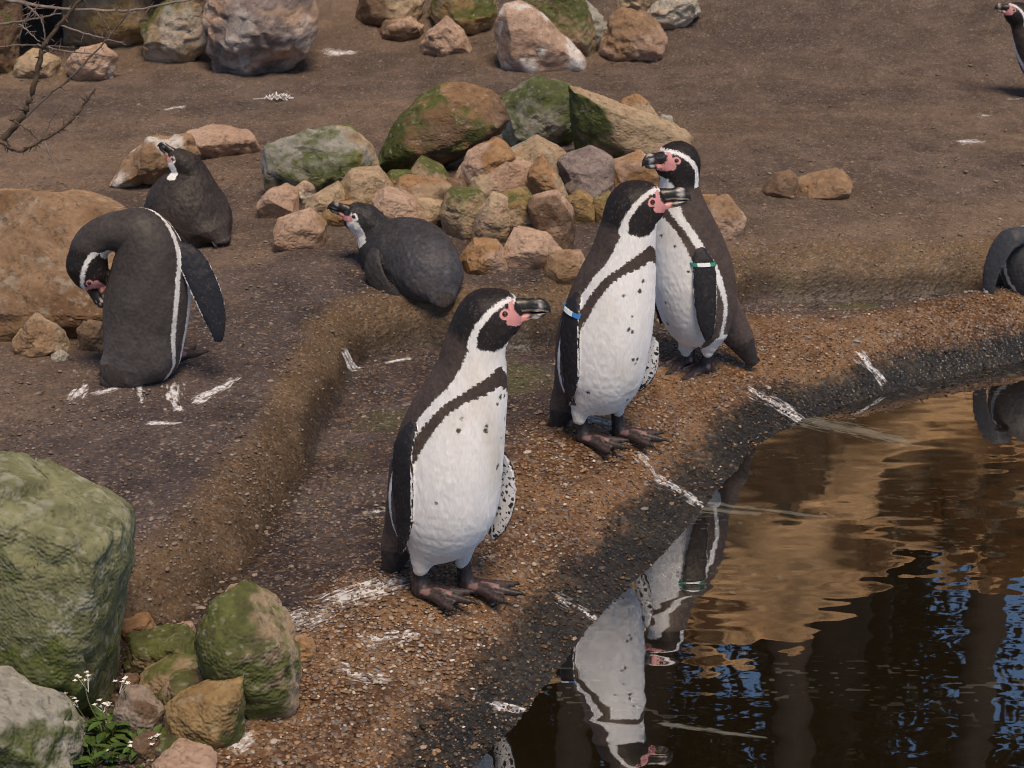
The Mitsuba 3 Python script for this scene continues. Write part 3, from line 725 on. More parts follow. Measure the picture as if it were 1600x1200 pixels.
def build_foot():
    J = np.array([(-.006, 0, .064), (-.005, 0, .034), (0, 0, .014)])
    def f(p):
        d = cones(p, J, [.0125, .0125, .0150])[0]
        for tip, mid in (((.083, .002, .005), (.042, 0, .011)), ((.068, .033, .005), (.034, .014, .010)), ((.066, -.031, .005), (.034, -.013, .010))):
            d = smin(d, cones(p, [(0, 0, .013), mid, tip], [.0125, .0085, .0056])[0], .006)
            tip = np.array(tip)
            u = unit(tip * [1, 1, 0])
            d = smin(d, cones(p, [tip, tip + u * .010 + [0, 0, .001], tip + u * .017 - [0, 0, .003]], [.0045, .0032, .0010])[0], .002)
        for a, b in (((.066, .002, .004), (.056, .028, .004)), ((.066, .002, .004), (.055, -.026, .004))):
            m = (np.array(a) + b) / 2
            d = smin(d, cones(p, [(.012, 0, .008), m * [.8, .8, 1]], [.006, .017], (0, 0, 1), 5)[0], .004)
        d = smin(d, cones(p, [(-.004, 0, .010), (-.018, .010, .006)], [.006, .003])[0], .004)
        return d
    V, F = nets(f, (-.03, -.055, -.006), (.112, .057, .072), .0026)
    V, F = refine(V, F, f, 0, 3)
    a, b = nfbm(V * 55, 3, 3), nnoise(V * 300, 4)
    col = np.array([.050, .036, .036]) * (.55 + .9 * b)[:, None]
    col = col * (1 - .4 * sm(.5, .3, np.abs(np.sin(V[:, 0] * 420)) * .6 + .4 * b))[:, None]
    pk = sm(.66, .72, a + .12 * (V[:, 2] > .056)) * (V[:, 0] < .06) * .8
    col = col * (1 - pk[:, None]) + np.array([.30, .17, .17]) * pk[:, None]
    claw = np.linalg.norm(V[:, :2], axis=1) > .080
    col[claw] = (.02, .018, .016)
    n = nfbm(V * 120, 2, 8)
    V = V + (n[:, None] - .5) * .0012
    return ply((V, F), 'foot_skin', smooth=True, color=col)


FOOT = build_foot()
# pattern tables: height label h (0 ground, 1 crown) -> angle from the breast line in degrees
HB = [-.2, .06, .11, .20, .30, .39, .47, .55, .61, .66, .685, .705, .72, 1.2]
BELLY = [66, 76, 88, 94, 95, 93, 88, 78, 67, 51, 33, 11, -40, -60]
HA = [-.2, .10, .16, .25, .35, .45, .55, .61, .66, .70, .735, .765, .79, 1.2]
INNER = [98, 104, 112, 117, 118, 109, 92, 82, 69, 53, 32, 8, -30, -60]
HO = [-.2, .06, .10, .16, .25, .35, .45, .55, .61, .66, .72, .76, .80, .83, .86, .90]
OUTER = [101, 107, 114, 120, 125, 126, 120, 105, 97, 88, 79, 74, 68, 62, 50, -30]
STRIPE = [(.98, .74, .05), (.78, .80, .075), (.55, .74, .09), (.30, .58, .095), (.05, .36, .10), (-.20, .02, .12), (-.36, -.36, .15), (-.45, -.72, .18), (-.40, -1.15, .22)]
CHIN = [(.75, -.35), (.45, -.80), (.1, -.86), (-.25, -.70)]


def penguin(label, base, spine, F, head, flippers=(), tail=None, tailN=(0, 1, 0), legs=(), feet=(), style='adult', h=.0052, sub=1, yoff=0.0, spots=16, seed=0, bands=(), back=(.074, .054, .047), legcol=True, group='penguins of the colony', flat=None, throat=True, oneside=0):
    key = numbered('penguin')
    tag(key, label, 'penguin', group)
    g0 = ground(*base)
    y0 = g0[1] + yoff

    def P(a, b, dy=0.0):
        return at_y(a, b, y0 + dy)

    def R(rpx, pt):
        return rpx * float((pt - CAM) @ FWD) / FOC

    sp = np.array([[*P(s[0], s[1], s[4] if len(s) > 4 else 0.0), 0, s[3]] for s in spine])
    for i, s in enumerate(spine):
        sp[i, 3] = R(s[2], sp[i, :3])
    sp = spline(sp, 6)
    SP, SR, SH = sp[:, :3], sp[:, 3], sp[:, 4]
    # head
    hc = P(*head['c'])
    hr = R(head['r'], hc)
    xh = unit(head['x'])
    zh = np.asarray(head['z'], float)
    zh = unit(zh - (zh @ xh) * xh)
    yh = np.cross(zh, xh)
    Lh = lambda a, b, c: hc + hr * (a * xh + b * yh + c * zh)
    face_p = [Lh(-.05, 0, .06), Lh(.45, 0, .16), Lh(.86, 0, .34)]
    face_r = [hr * .96, hr * .76, hr * .40]
    FL = []
    for fl in flippers:
        pts = np.array([[*P(q[0], q[1], q[2]), 0] for q in fl['pts']])
        for i, q in enumerate(fl['pts']):
            pts[i, 3] = R(q[3], pts[i, :3])
        pts = spline(pts, 3)
        FL.append((pts[:, :3], pts[:, 3], unit(fl['N']), fl))
    TL = None
    if tail is not None:
        pts = np.array([P(q[0], q[1], q[2]) for q in tail])
        TL = (pts, [R(q[3], c) for q, c in zip(tail, pts)])
    LG = []
    for lg in legs:
        pts = np.array([P(q[0], q[1], q[2]) for q in lg])
        LG.append((pts, [R(q[3], c) for q, c in zip(lg, pts)]))

    def body(p):
        d = cones(p, SP, SR, *(flat or (None, 1)))[0]
        d = smin(d, cones(p, face_p, face_r)[0], .012)
        if TL is not None:
            d = smin(d, cones(p, TL[0], TL[1], tailN, 2.2)[0], .03)
        for lp, lr in LG:
            d = smin(d, cones(p, lp, lr)[0], .022)
        return d

    def fn(p):
        d = body(p)
        for fp, fr, N, fl in FL:
            d = smin(d, cones(p, fp, fr, N, 4.2)[0], .005)
        return d

    allp = np.vstack([SP - SR[:, None], SP + SR[:, None], Lh(1.2, 0, .9), Lh(1.2, 0, -.9), *[f[0] - f[1].max() for f in FL], *[f[0] + f[1].max() for f in FL], *([TL[0] - .03, TL[0] + .03] if TL else []), *[l[0] - .025 for l in LG], *[l[0] + .025 for l in LG]])
    V, Fc = nets(fn, allp.min(0) - .02, allp.max(0) + .02, h)
    V, Fc = refine(V, Fc, fn, sub, 2)
    # --- which piece each vertex belongs to and the plumage pattern
    db, bi, bt = cones(V, SP, SR, *(flat or (None, 1)))
    bi2 = np.minimum(bi + 1, len(SP) - 1)
    lerp = lambda A: A[bi] + (A[bi2] - A[bi]) * (bt[:, None] if A.ndim > 1 else bt)
    c, r, hh = lerp(SP), lerp(SR), lerp(SH)
    tang = np.gradient(SP, axis=0)
    tang /= np.linalg.norm(tang, axis=1, keepdims=True)
    tn = lerp(tang)
    Fv = np.asarray(F, float)
    if Fv.ndim == 1:
        Fv = np.repeat(Fv[None], len(spine), 0)
    Fv = lerp(spline(Fv, 6))
    Fv = Fv - (Fv * tn).sum(1, keepdims=True) * tn
    Fv /= np.linalg.norm(Fv, axis=1, keepdims=True) + 1e-9
    Lv = np.cross(tn, Fv)
    e = V - c
    e = e - (e * tn).sum(1, keepdims=True) * tn
    aF, aL = (e * Fv).sum(1), (e * Lv).sum(1)
    phi = np.degrees(np.arctan2(np.abs(aL), aF))
    er = np.sqrt(aF ** 2 + aL ** 2)
    arc = np.radians(1) * np.maximum(er, .02)
    n1, n2 = nfbm(V * 30, 3, seed + 1), nnoise(V * 210, seed + 2)
    grey = np.array(back) * (.66 + .62 * n1)[:, None] * (.66 + .68 * n2)[:, None]
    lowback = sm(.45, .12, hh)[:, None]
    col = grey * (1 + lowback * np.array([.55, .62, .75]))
    # head coordinates
    q = (V - hc) / hr
    qx, qy, qz = q @ xh, q @ yh, q @ zh
    inhead = sm(1.55, 1.25, np.linalg.norm(q, axis=1))

    def capsule2(ax, az, bx, bz, r):
        ux, uz = bx - ax, bz - az
        t = np.clip(((qx - ax) * ux + (qz - az) * uz) / (ux * ux + uz * uz + 1e-9), 0, 1)
        return r - np.hypot(qx - ax - t * ux, qz - az - t * uz)

    onhead = np.linalg.norm(q, axis=1) < 1.45
    pink = np.full(len(V), -.03)
    if style == 'adult':
        belly = (np.interp(hh, HB, BELLY) - phi) * arc
        band = np.minimum((phi - np.interp(hh, HA, INNER)) * arc, (np.interp(hh, HO, OUTER) - phi) * arc)
        if oneside:
            band = np.where((np.sign(aL) != oneside) & (hh < .72), -.02, band)
        u = np.maximum(belly, band)
        st = np.full(len(V), -9.0)
        for a, b in zip(STRIPE[:-1], STRIPE[1:]):
            ux, uz = b[0] - a[0], b[1] - a[1]
            t = np.clip(((qx - a[0]) * ux + (qz - a[1]) * uz) / (ux * ux + uz * uz), 0, 1)
            st = np.maximum(st, a[2] + t * (b[2] - a[2]) - np.hypot(qx - a[0] - t * ux, qz - a[1] - t * uz))
        st = st * hr
        # the black cheek and chin cut into the white of the throat
        cheek = np.maximum.reduce([capsule2(.45, -.05, .35, -.35, .56), capsule2(.75, .05, .6, -.2, .4), capsule2(.1, -.25, .05, -.40, .42)]) * hr
        u = np.where(onhead, np.minimum(u, -cheek), u)
        crown = (qz - (.05 + .55 * qx)) * hr
        u = np.where(onhead & (qx < .9), np.where(crown > 0, np.minimum(u, -crown), u), u)
        u = np.where(onhead, np.maximum(u, np.where(cheek > .12 * hr, np.minimum(st, .12 * hr - cheek), st)), u)
        pk = np.maximum.reduce([capsule2(.70, .42, .70, .42, .17), capsule2(.72, .40, 1.0, .28, .13), capsule2(.88, .70, .98, .35, .075), capsule2(.92, .15, 1.25, .02, .17)])
        pink = np.where(onhead, pk * hr, -.03)
        rr = np.random.default_rng(seed + 50)
        cand = np.nonzero((belly > .016) & (hh > .14) & (hh < .70) & (aF > 0))[0]
        wts = .35 + 1.6 * sm(.42, .66, hh[cand])
        for vi in (rr.choice(cand, spots, p=wts / wts.sum()) if spots else ()):
            u = np.minimum(u, np.linalg.norm(V - V[vi], axis=1) - (.0020 + .0032 * rr.random()))
        hd = inhead[:, None]
        col = col * (1 - hd) + np.array([.017, .014, .015]) * (.7 + .6 * n2)[:, None] * hd
        chest = ((phi < 75) & (hh > .1) & (hh < .8))[:, None]
        col = np.where(chest, col * np.array([.85, .85, .82]), col)
    else:
        u = (np.interp(hh, [-.2, .1, .5, .62, 1.2], [-60, -30, 10, -20, -60]) - phi) * arc
        ck = np.maximum.reduce([capsule2(.55, -.15, .15, -.55, .38), capsule2(.1, -.6, -.2, -1.1, .30 if throat else -1.0)])
        u = np.where(np.linalg.norm(q, axis=1) < 1.7, np.maximum(np.where(onhead, -.03, u), ck * hr), u)
        pink = np.where(onhead, np.maximum.reduce([capsule2(.85, .18, 1.2, .03, .15), capsule2(.8, .35, .95, .25, .08)]) * hr, -.03)
        ring = np.abs(np.hypot(qx - .66, qz - .38) - .16)
        u = np.where(onhead, np.maximum(u, (.05 - ring) * hr), u)
        hd = inhead[:, None]
        col = col * (1 - hd * .35)
        tuft = nfbm(V * [55, 55, 38] + seed, 3, seed + 31)
        col = col * (.60 + .80 * tuft)[:, None] + np.array([.020, .014, .010]) * sm(.55, .72, nfbm(V * 13 + 2, 3, seed + 33))[:, None]
    # legs: white feathered thighs
    for lp, lr in LG:
        dl = cones(V, lp, lr)[0]
        m = (dl < db - .002)
        if style == 'adult' and legcol:
            u = np.where(m, np.maximum(u, .006 + (nnoise(V * 120, 9) - .5) * .01), u)
    if TL is not None:
        dt = cones(V, TL[0], TL[1], tailN, 2.2)[0]
        m = (dt < db - .001) & (np.linalg.norm(V - TL[0][-1], axis=1) < .45 * np.linalg.norm(TL[0][0] - TL[0][-1]) + .006 * (nnoise(V * 200, 4) - .5))
        u = np.where(m, -.03, u)
        col = np.where(m[:, None], np.array([.046, .040, .040]) * (.7 + .7 * nnoise(V * [260, 260, 40], 3))[:, None], col)
    dB = body(V)
    for fp, fr, N, fl in FL:
        df, fi, ft = cones(V, fp, fr, N, 4.2)
        m = df < dB - .0012
        f2 = np.minimum(fi + 1, len(fp) - 1)
        cc = fp[fi] + (fp[f2] - fp[fi]) * ft[:, None]
        dirv = unit(fp[-1] - fp[0])
        Wv = np.cross(N, dirv) * fl.get('edge', 1)
        vv = (V - cc) @ Wv / np.maximum(fr[fi] + (fr[f2] - fr[fi]) * ft, .004)
        side = (V - cc) @ N
        fu = np.where(vv > .90, .0022, np.where(vv < -.93, .0016, -.012)) if style == 'adult' and not fl.get('plain') else np.where((fi + ft > fl.get('tip', 99)) & (vv < .2), .004, -.012)
        under = side < -.0006
        pale = .005 - .010 * sm(.54, .70, nfbm(V * [240, 240, 170], 2, 5)) - .016 * sm(.75, 1.0, -vv) * fl.get('rim', .6) - .02 * sm(.25, 0, ft + fi / max(len(fp) - 2, 1) * 3)
        fu = np.where(under, pale, fu) if fl.get('pale', 1) else fu
        u = np.where(m, fu, u)
        col = np.where(m[:, None], np.array(fl.get('col', (.020, .019, .023))) * (.75 + .5 * n2)[:, None], col)
        pink = np.where(m, -.03, pink)
    u, pink = np.clip(u, -.02, .02), np.clip(pink, -.02, .02)
    nrm = trimesh.Trimesh(V, Fc, process=False).vertex_normals
    V = V + nrm * ((nfbm(V * [150, 150, 70], 2, 21) - .5) * (.0022 if style == 'adult' else .0040))[:, None]
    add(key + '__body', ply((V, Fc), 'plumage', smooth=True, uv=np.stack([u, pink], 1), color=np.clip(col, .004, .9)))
    if TL is not None:
        a, b, rt = TL[0][-2], TL[0][-1], TL[1][-1]
        d0, tn_ = unit(b - a), unit(tailN)
        s0 = unit(np.cross(d0, tn_))
        fr_ = np.random.default_rng(seed + 90)
        pv_, pf_, pc_ = [], [], []
        for i in range(15):
            q_ = -1 + 2 * i / 14
            root = b + s0 * q_ * rt * .85 - d0 * rt * .5 + tn_ * rt * .18 * (fr_.random() - .5)
            dd = unit(d0 + s0 * q_ * .30 + tn_ * (fr_.random() - .5) * .25)
            L_, w_ = rt * (1.25 + .55 * fr_.random() - .35 * q_ * q_), rt * .11
            k_ = len(pv_)
            pv_ += [root - s0 * w_, root + s0 * w_, root + dd * L_ * .6 - s0 * w_ * .9, root + dd * L_ * .6 + s0 * w_ * .9, root + dd * L_, root + dd * L_ * .6 + tn_ * w_ * .6]
            pf_ += [(k_, k_ + 1, k_ + 5), (k_, k_ + 5, k_ + 2), (k_ + 1, k_ + 3, k_ + 5), (k_ + 2, k_ + 5, k_ + 4), (k_ + 5, k_ + 3, k_ + 4)]
            pc_ += [np.array([.034, .028, .027]) * (.6 + .9 * fr_.random())] * 6
        add(key + '__tail_feathers', ply((np.array(pv_), np.array(pf_)), 'leaf_material', smooth=False, color=np.array(pc_)))
    # eyes
    for k, s in enumerate((1, -1)):
        for step in np.arange(1.3, 0, -.02):
            pnt = Lh(.70, s * step, .42)
            if body(pnt[None])[0] < -.0006:
                break
        m = trimesh.creation.icosphere(subdivisions=2, radius=hr * .105)
        m.vertices = m.vertices + pnt
        add(numbered(key + '__eye'), ply(m, 'eye_material', smooth=True))
    # bill: upper mandible with hooked tip, lower mandible
    def mandible(rows, seed2, upper):
        pts = spline(np.array(rows, float), 5)
        na = 18
        an = np.arange(na) * 2 * np.pi / na
        ring = []
        for x, zt, zb, w in pts:
            zc, hz = (zt + zb) / 2, max((zt - zb) / 2, .004)
            ring.append([Lh(x, max(w, .004) * np.cos(a) * (1 - .15 * np.sin(a)), zc + hz * np.sin(a)) for a in an])
        ring = np.array(ring)
        nr = len(ring)
        v = np.vstack([ring.reshape(-1, 3), ring[-1].mean(0)[None], ring[0].mean(0)[None]])
        i, j = np.meshgrid(np.arange(nr - 1), np.arange(na), indexing='ij')
        qd = np.stack([i * na + j, i * na + (j + 1) % na, (i + 1) * na + (j + 1) % na, (i + 1) * na + j], -1).reshape(-1, 4)
        f = np.vstack([qd[:, [0, 1, 2]], qd[:, [0, 2, 3]]])
        j = np.arange(na)
        f = np.vstack([f, np.stack([(nr - 1) * na + j, (nr - 1) * na + (j + 1) % na, j * 0 + nr * na], 1), np.stack([(j + 1) % na, j, j * 0 + nr * na + 1], 1)])
        v, f = trimesh.remesh.subdivide(v, f)
        X = ((v - hc) / hr) @ xh
        Y = ((v - hc) / hr) @ yh
        Z = ((v - hc) / hr) @ zh
        nn = nfbm(np.stack([X * 3, Y * 7, Z * 9], -1) + seed2, 3, seed2)
        c3 = np.array([.016, .014, .014]) * (.6 + .9 * nn)[:, None]
        bandw = sm(.22, .05, np.abs(X - (1.80 if upper else 1.72))) * sm(.40, .62, nn) * (1 if style == 'adult' else .8)
        c3 = c3 * (1 - bandw[:, None]) + np.array([.42, .40, .40]) * bandw[:, None]
        st2 = sm(.60, .68, nn) * .35
        c3 = c3 * (1 - st2[:, None]) + np.array([.16, .14, .12]) * st2[:, None]
        if not upper:
            pkw = sm(1.46, 1.32, X - .25 * (Z + .1))[:, None] * (1 if style == 'adult' else .7)
            c3 = c3 * (1 - pkw) + np.array([.55, .25, .25]) * pkw
        v = v + ((nn - .5) * .0012)[:, None] * unit(zh)
        return v, f, np.clip(c3, .005, .8)
    up = [(.70, .66, .30, .34), (.95, .77, .26, .30), (1.15, .775, .25, .25), (1.40, .765, .27, .21), (1.65, .79, .28, .20), (1.88, .78, .29, .17), (2.06, .68, .27, .115), (2.17, .53, .22, .065), (2.21, .38, .20, .03)]
    lw = [(.70, .32, -.12, .33), (.95, .28, -.10, .28), (1.2, .26, -.07, .23), (1.45, .275, -.01, .18), (1.70, .285, .03, .155), (1.88, .29, .08, .12), (2.0, .285, .16, .07), (2.06, .28, .22, .03)]
    for nm, rows, uppr in (('upper_bill', up, True), ('lower_bill', lw, False)):
        v, f, c3 = mandible(rows, seed + 3, uppr)
        add(key + '__' + nm, ply((v, f), 'horn', smooth=True, color=c3))
    for fx, fy, yaw in feet:
        g = ground(fx, fy)
        add(numbered(key + '__foot'), {**FOOT, 'to_world': T().translate([g[0], g[1], float(H(g[0], g[1])) - .002]).rotate([0, 0, 1], yaw).scale(1.1)})
    for which, t, c1, c2 in bands:
        fp, fr, N, fl = FL[which]
        i = t * (len(fp) - 1)
        a = int(i)
        cc = fp[a] + (fp[a + 1] - fp[a]) * (i - a)
        rr_ = (fr[a] + (fr[a + 1] - fr[a]) * (i - a))
        dirv = unit(fp[min(a + 2, len(fp) - 1)] - fp[max(a - 1, 0)])
        Wv = np.cross(N, dirv)
        an = np.linspace(0, 2 * np.pi, 41)
        path = np.array([cc + Wv * np.cos(x) * (rr_ + .004) + N * np.sin(x) * (rr_ / 4.2 + .0045) + dirv * .007 * np.cos(x) for x in an])
        bk = numbered(key + '__flipper_band')
        def strip(i0, i1, grow, rad):
            pth = path[i0:i1 + 1]
            tt = np.gradient(pth, axis=0)
            parts = []
            sec = [(-.0045, -.0012), (.0045, -.0012), (.0045, .0014 + grow), (-.0045, .0014 + grow)]
            out = pth - cc
            out = out / np.linalg.norm(out, axis=1, keepdims=True)
            vv_ = np.array([[pth[k] + dirv * s0 + out[k] * s1 for s0, s1 in sec] for k in range(len(pth))]).reshape(-1, 3)
            ff = []
            for k in range(len(pth) - 1):
                for j in range(4):
                    ff.append((k * 4 + j, k * 4 + (j + 1) % 4, (k + 1) * 4 + (j + 1) % 4, (k + 1) * 4 + j))
            e0 = (len(pth) - 1) * 4
            ff += [(3, 2, 1, 0), (e0, e0 + 1, e0 + 2, e0 + 3)]
            return vv_, np.array(ff)
        add(bk, ply(strip(0, 40, 0, 0), c1, smooth=False))
        s0 = (7, 13) if N[1] < 0 else (27, 33)
        add(bk + '__tag', ply(strip(s0[0], s0[1], .0012, 0), c2, smooth=False), 'white section of the flipper band')
    return key


NEAR = dict(N=(-.74, -.67, .05))
penguin('adult penguin standing nearest to the camera, looking right, no flipper band', (720, 934),
        [(680, 840, 42, .16), (690, 792, 82, .28), (696, 742, 88, .40), (705, 692, 83, .51), (717, 650, 74, .59), (729, 612, 64, .68), (737, 578, 54.5, .75), (741, 545, 49, .81), (752, 512, 47, .87), (764, 497, 45, .93), (771, 493, 43, .97)],
        (.79, -.61, 0), dict(c=(762, 498), r=45, x=(1, -.12, .02), z=(0, 0, 1)),
        flippers=[dict(pts=[(644, 668, -.055, 12), (630, 705, -.062, 25), (629, 760, -.068, 27), (631, 815, -.070, 21), (628, 850, -.068, 12), (626, 864, -.066, 5)], N=(-.80, -.60, .10), edge=-1),
                  dict(pts=[(770, 690, .04, 12), (786, 725, .052, 22), (789, 770, .058, 23), (780, 815, .060, 16), (768, 840, .060, 7)], N=(.70, .62, .30), rim=.3)],
        tail=[(640, 800, .045, 40), (622, 850, .055, 30), (612, 884, .06, 18)], tailN=(.55, -.75, .3),
        legs=[[(668, 848, -.035, 22), (657, 878, -.035, 14), (657, 888, -.035, 12)], [(726, 838, .035, 22), (724, 866, .030, 14), (722, 878, .03, 11)]],
        feet=[(658, 930, -22), (730, 922, -14)], seed=1, spots=22)
NB = dict(edge=-1)
penguin('adult penguin with a blue and white flipper band, leaning its bill on its mate\'s neck', (935, 690),
        [(940, 613, 34, .16), (938, 580, 66, .28), (942, 535, 73, .40), (952, 490, 70, .51), (961, 452, 63, .59), (970, 418, 55, .68), (976, 386, 48, .75), (981, 358, 44, .81), (986, 335, 42, .87), (993, 323, 40, .93), (999, 320, 38, .97)],
        (.79, -.61, 0), dict(c=(991, 325), r=40, x=(1, -.05, .03), z=(0, 0, 1)),
        flippers=[dict(pts=[(902, 466, -.045, 10), (892, 492, -.056, 20), (890, 540, -.064, 23), (892, 585, -.068, 19), (889, 618, -.066, 11), (887, 632, -.065, 4)], N=(-.80, -.60, .10), edge=-1),
                  dict(pts=[(1004, 505, .04, 10), (1016, 530, .05, 17), (1014, 570, .055, 17), (1004, 598, .055, 9), (998, 608, .055, 4)], N=(.70, .62, .30), rim=.3)],
        tail=[(900, 590, .045, 36), (882, 632, .055, 27), (870, 660, .06, 15)], tailN=(.55, -.75, .3),
        legs=[[(914, 625, -.035, 19), (905, 644, -.035, 12), (905, 654, -.035, 10)], [(968, 615, .03, 19), (966, 634, .03, 11), (966, 642, .03, 9)]],
        feet=[(912, 690, -28), (968, 682, -18)], seed=2, spots=20, bands=[(0, .16, 'blue_plastic', 'white_plastic')])
penguin('adult penguin with a green and white flipper band, standing behind its mate and facing left', (1085, 580),
        [(1085, 508, 32, .16), (1090, 482, 58, .28), (1084, 440, 65, .40), (1076, 398, 60, .51), (1069, 366, 52, .59), (1064, 338, 44, .68), (1062, 313, 36, .75), (1061, 290, 31, .81), (1061, 268, 32, .87), (1060, 256, 33, .93), (1057, 253, 32, .97)],
        (-.99, -.14, 0), dict(c=(1059, 257), r=33, x=(-.80, -.60, .0), z=(0, 0, 1)),
        flippers=[dict(pts=[(1086, 384, -.070, 9), (1100, 418, -.094, 18), (1102, 460, -.106, 19), (1104, 500, -.106, 15), (1106, 524, -.102, 8), (1106, 534, -.10, 4)], N=(.12, -.99, .10), edge=1),
                  dict(pts=[(1046, 430, .05, 8), (1032, 465, .055, 13), (1034, 500, .05, 7)], N=(-.6, .7, 0), pale=0)],
        tail=[(1128, 488, .045, 32), (1156, 528, .055, 23), (1174, 562, .06, 11)], tailN=(-.5, -.8, .4),
        legs=[[(1078, 525, .02, 20), (1072, 542, .02, 12), (1072, 550, .02, 8)], [(1112, 522, -.03, 22), (1108, 540, -.03, 13), (1106, 550, -.03, 9)]],
        feet=[(1074, 570, 208), (1102, 580, 203)], seed=3, spots=14, bands=[(0, .17, 'green_plastic', 'white_plastic')])
penguin('adult penguin seen from behind, bent over to preen its left side', (228, 588),
        [(226, 545, 58, .12), (226, 515, 64, .22), (230, 470, 67, .34), (234, 430, 60, .44), (234, 395, 52, .54), (222, 366, 41, .62), (200, 362, 35, .68), (172, 364, 30, .74), (150, 375, 29, .80), (139, 393, 30, .86), (137, 413, 31, .93), (139, 421, 30, .97)],
        [(.15, .98, 0)] * 5 + [(0, .98, -.2), (-.1, .9, -.5), (0, .6, -.8), (.3, .3, -.9), (.8, .2, -.6), (.9, .1, -.3), (.9, .1, 0)], dict(c=(138, 416), r=31, x=(.52, -.10, -.84), z=(-.82, -.32, -.50)),
        flippers=[dict(pts=[(278, 392, -.01, 16), (300, 410, -.02, 22), (322, 455, -.035, 23), (337, 500, -.045, 17), (341, 524, -.05, 10), (340, 533, -.05, 5)], N=(.25, -.95, .25), edge=-1, col=(.016, .018, .026))],
        tail=[(215, 545, -.05, 50), (190, 575, -.06, 34), (174, 592, -.065, 18)], tailN=(.1, -1, .25), feet=[(272, 566, 70)], seed=4, spots=0, h=.0055, oneside=-1, back=(.058, .050, .048))
penguin('dark young penguin lying with its back to the camera, bill raised to the left', (305, 384),
        [(322, 352, 38, .10), (308, 345, 55, .22), (294, 338, 66, .36), (290, 324, 60, .46), (300, 300, 40, .56), (303, 282, 28, .66), (298, 266, 23, .76), (288, 257, 20, .86), (282, 254, 19, .95)],
        [(.2, .5, -.9)] * 5 + [(-.5, .5, -.6), (-.8, .2, -.4), (-.8, .2, -.5), (-.6, 0, -.7)], dict(c=(286, 257), r=22, x=(-.86, .15, .48), z=(.40, -.25, .85)), yoff=.07, throat=False,
        tail=[(330, 355, -.07, 30), (345, 372, -.09, 16)], tailN=(0, -.3, 1), style='juvenile', seed=5, h=.006, sub=1, back=(.038, .031, .030))
penguin('dark grey young penguin resting on its belly in front of the rock pile', (645, 476),
        [(692, 432, 30, .10, -.10), (668, 422, 54, .24, -.06), (646, 408, 66, .38, 0), (624, 398, 58, .48, .04), (602, 384, 42, .58, .06), (588, 366, 31, .68, .07), (578, 352, 27, .78, .07), (568, 345, 25, .88, .07), (563, 342, 24, .96, .07)],
        [(0, 0, -1)] * 5 + [(-.5, -.2, -.8), (-.7, -.2, -.5), (-.6, -.2, -.7), (-.5, 0, -.8)], dict(c=(566, 344, .07), r=26.5, x=(-.92, -.18, .26), z=(.25, -.15, .95)), yoff=.035,
        flippers=[dict(pts=[(585, 400, -.06, 14), (584, 425, -.085, 20), (600, 450, -.10, 16), (622, 464, -.10, 7)], N=(-.65, -.75, .1), edge=1, pale=0, col=(.045, .042, .046))],
        tail=[(680, 436, -.11, 40), (690, 460, -.14, 22), (694, 472, -.15, 10)], tailN=(.2, -.8, .5), style='juvenile', seed=6, h=.0055, back=(.040, .039, .044))
penguin('grey-backed penguin bending down at the right edge of the picture', (1600, 468),
        [(1640, 440, 36, .12), (1628, 425, 54, .24), (1620, 412, 57, .38), (1618, 395, 46, .50), (1640, 372, 34, .62), (1664, 372, 27, .72), (1682, 386, 24, .82), (1690, 402, 24, .92)],
        (.35, .85, -.45), dict(c=(1688, 398), r=24, x=(-.2, -.3, -.9), z=(.9, -.2, -.3)), yoff=.08,
        flippers=[dict(pts=[(1596, 368, -.05, 14), (1572, 378, -.06, 19), (1555, 408, -.06, 18), (1546, 440, -.06, 13), (1546, 464, -.06, 8)], N=(-.75, -.6, .25), edge=1, pale=0, plain=1, tip=9.5, col=(.055, .058, .068))],
        tail=[(1660, 440, 0, 30), (1690, 460, 0, 16)], tailN=(0, -.3, 1), seed=7, spots=6, h=.006, back=(.060, .060, .066))
penguin('penguin standing far back in the top right corner, looking left', (1612, 150),
        [(1660, 148, 18, .16), (1660, 138, 34, .28), (1652, 122, 40, .40), (1640, 104, 38, .51), (1630, 90, 38, .59), (1620, 74, 33, .68), (1611, 60, 27, .75), (1603, 46, 22, .81), (1597, 33, 18.5, .87), (1591, 25, 18, .93), (1588, 22, 17.5, .97)],
        (-.45, .88, 0), dict(c=(1590, 22), r=18, x=(-1, -.15, .10), z=(.1, 0, 1)), tail=[(1690, 140, .04, 18), (1710, 155, .05, 8)], tailN=(-.5, -.8, .4), feet=[(1650, 166, 200), (1670, 168, 200)], seed=8, spots=0, h=.0075, sub=1)

# ------------------------------------------------------------------ bare thorny branch reaching in from the left
def branch_col(n, c0, c1, seed):
    r = np.random.default_rng(seed)
    return np.clip(np.array(c0) + (np.array(c1) - np.array(c0)) * r.random((n, 1)), 0, 1)


def twig_mesh(pix, r0, r1, y, seed, thorns=True, dy=0.0):
    r = np.random.default_rng(seed)
    pts = np.array([at_y(a, b, y + dy * i / max(len(pix) - 1, 1)) for i, (a, b) in enumerate(pix)])
    pts = spline(pts, 5)
    pts = pts + (r.random(pts.shape) - .5) * .003
    rad = np.linspace(r0, r1, len(pts)) * (.85 + .3 * r.random(len(pts)))
    parts = [tube(pts, rad, 7)]
    if thorns:
        for i in range(1, len(pts) - 1):
            for _ in range(2):
                if r.random() < .55:
                    d = unit(r.normal(size=3) * [1, .6, 1])
                    L = .008 + .012 * r.random()
                    parts.append(tube([pts[i], pts[i] + d * L * .6, pts[i] + d * L], [rad[i] * .55, rad[i] * .35, .0003], 4))
    return join(parts)


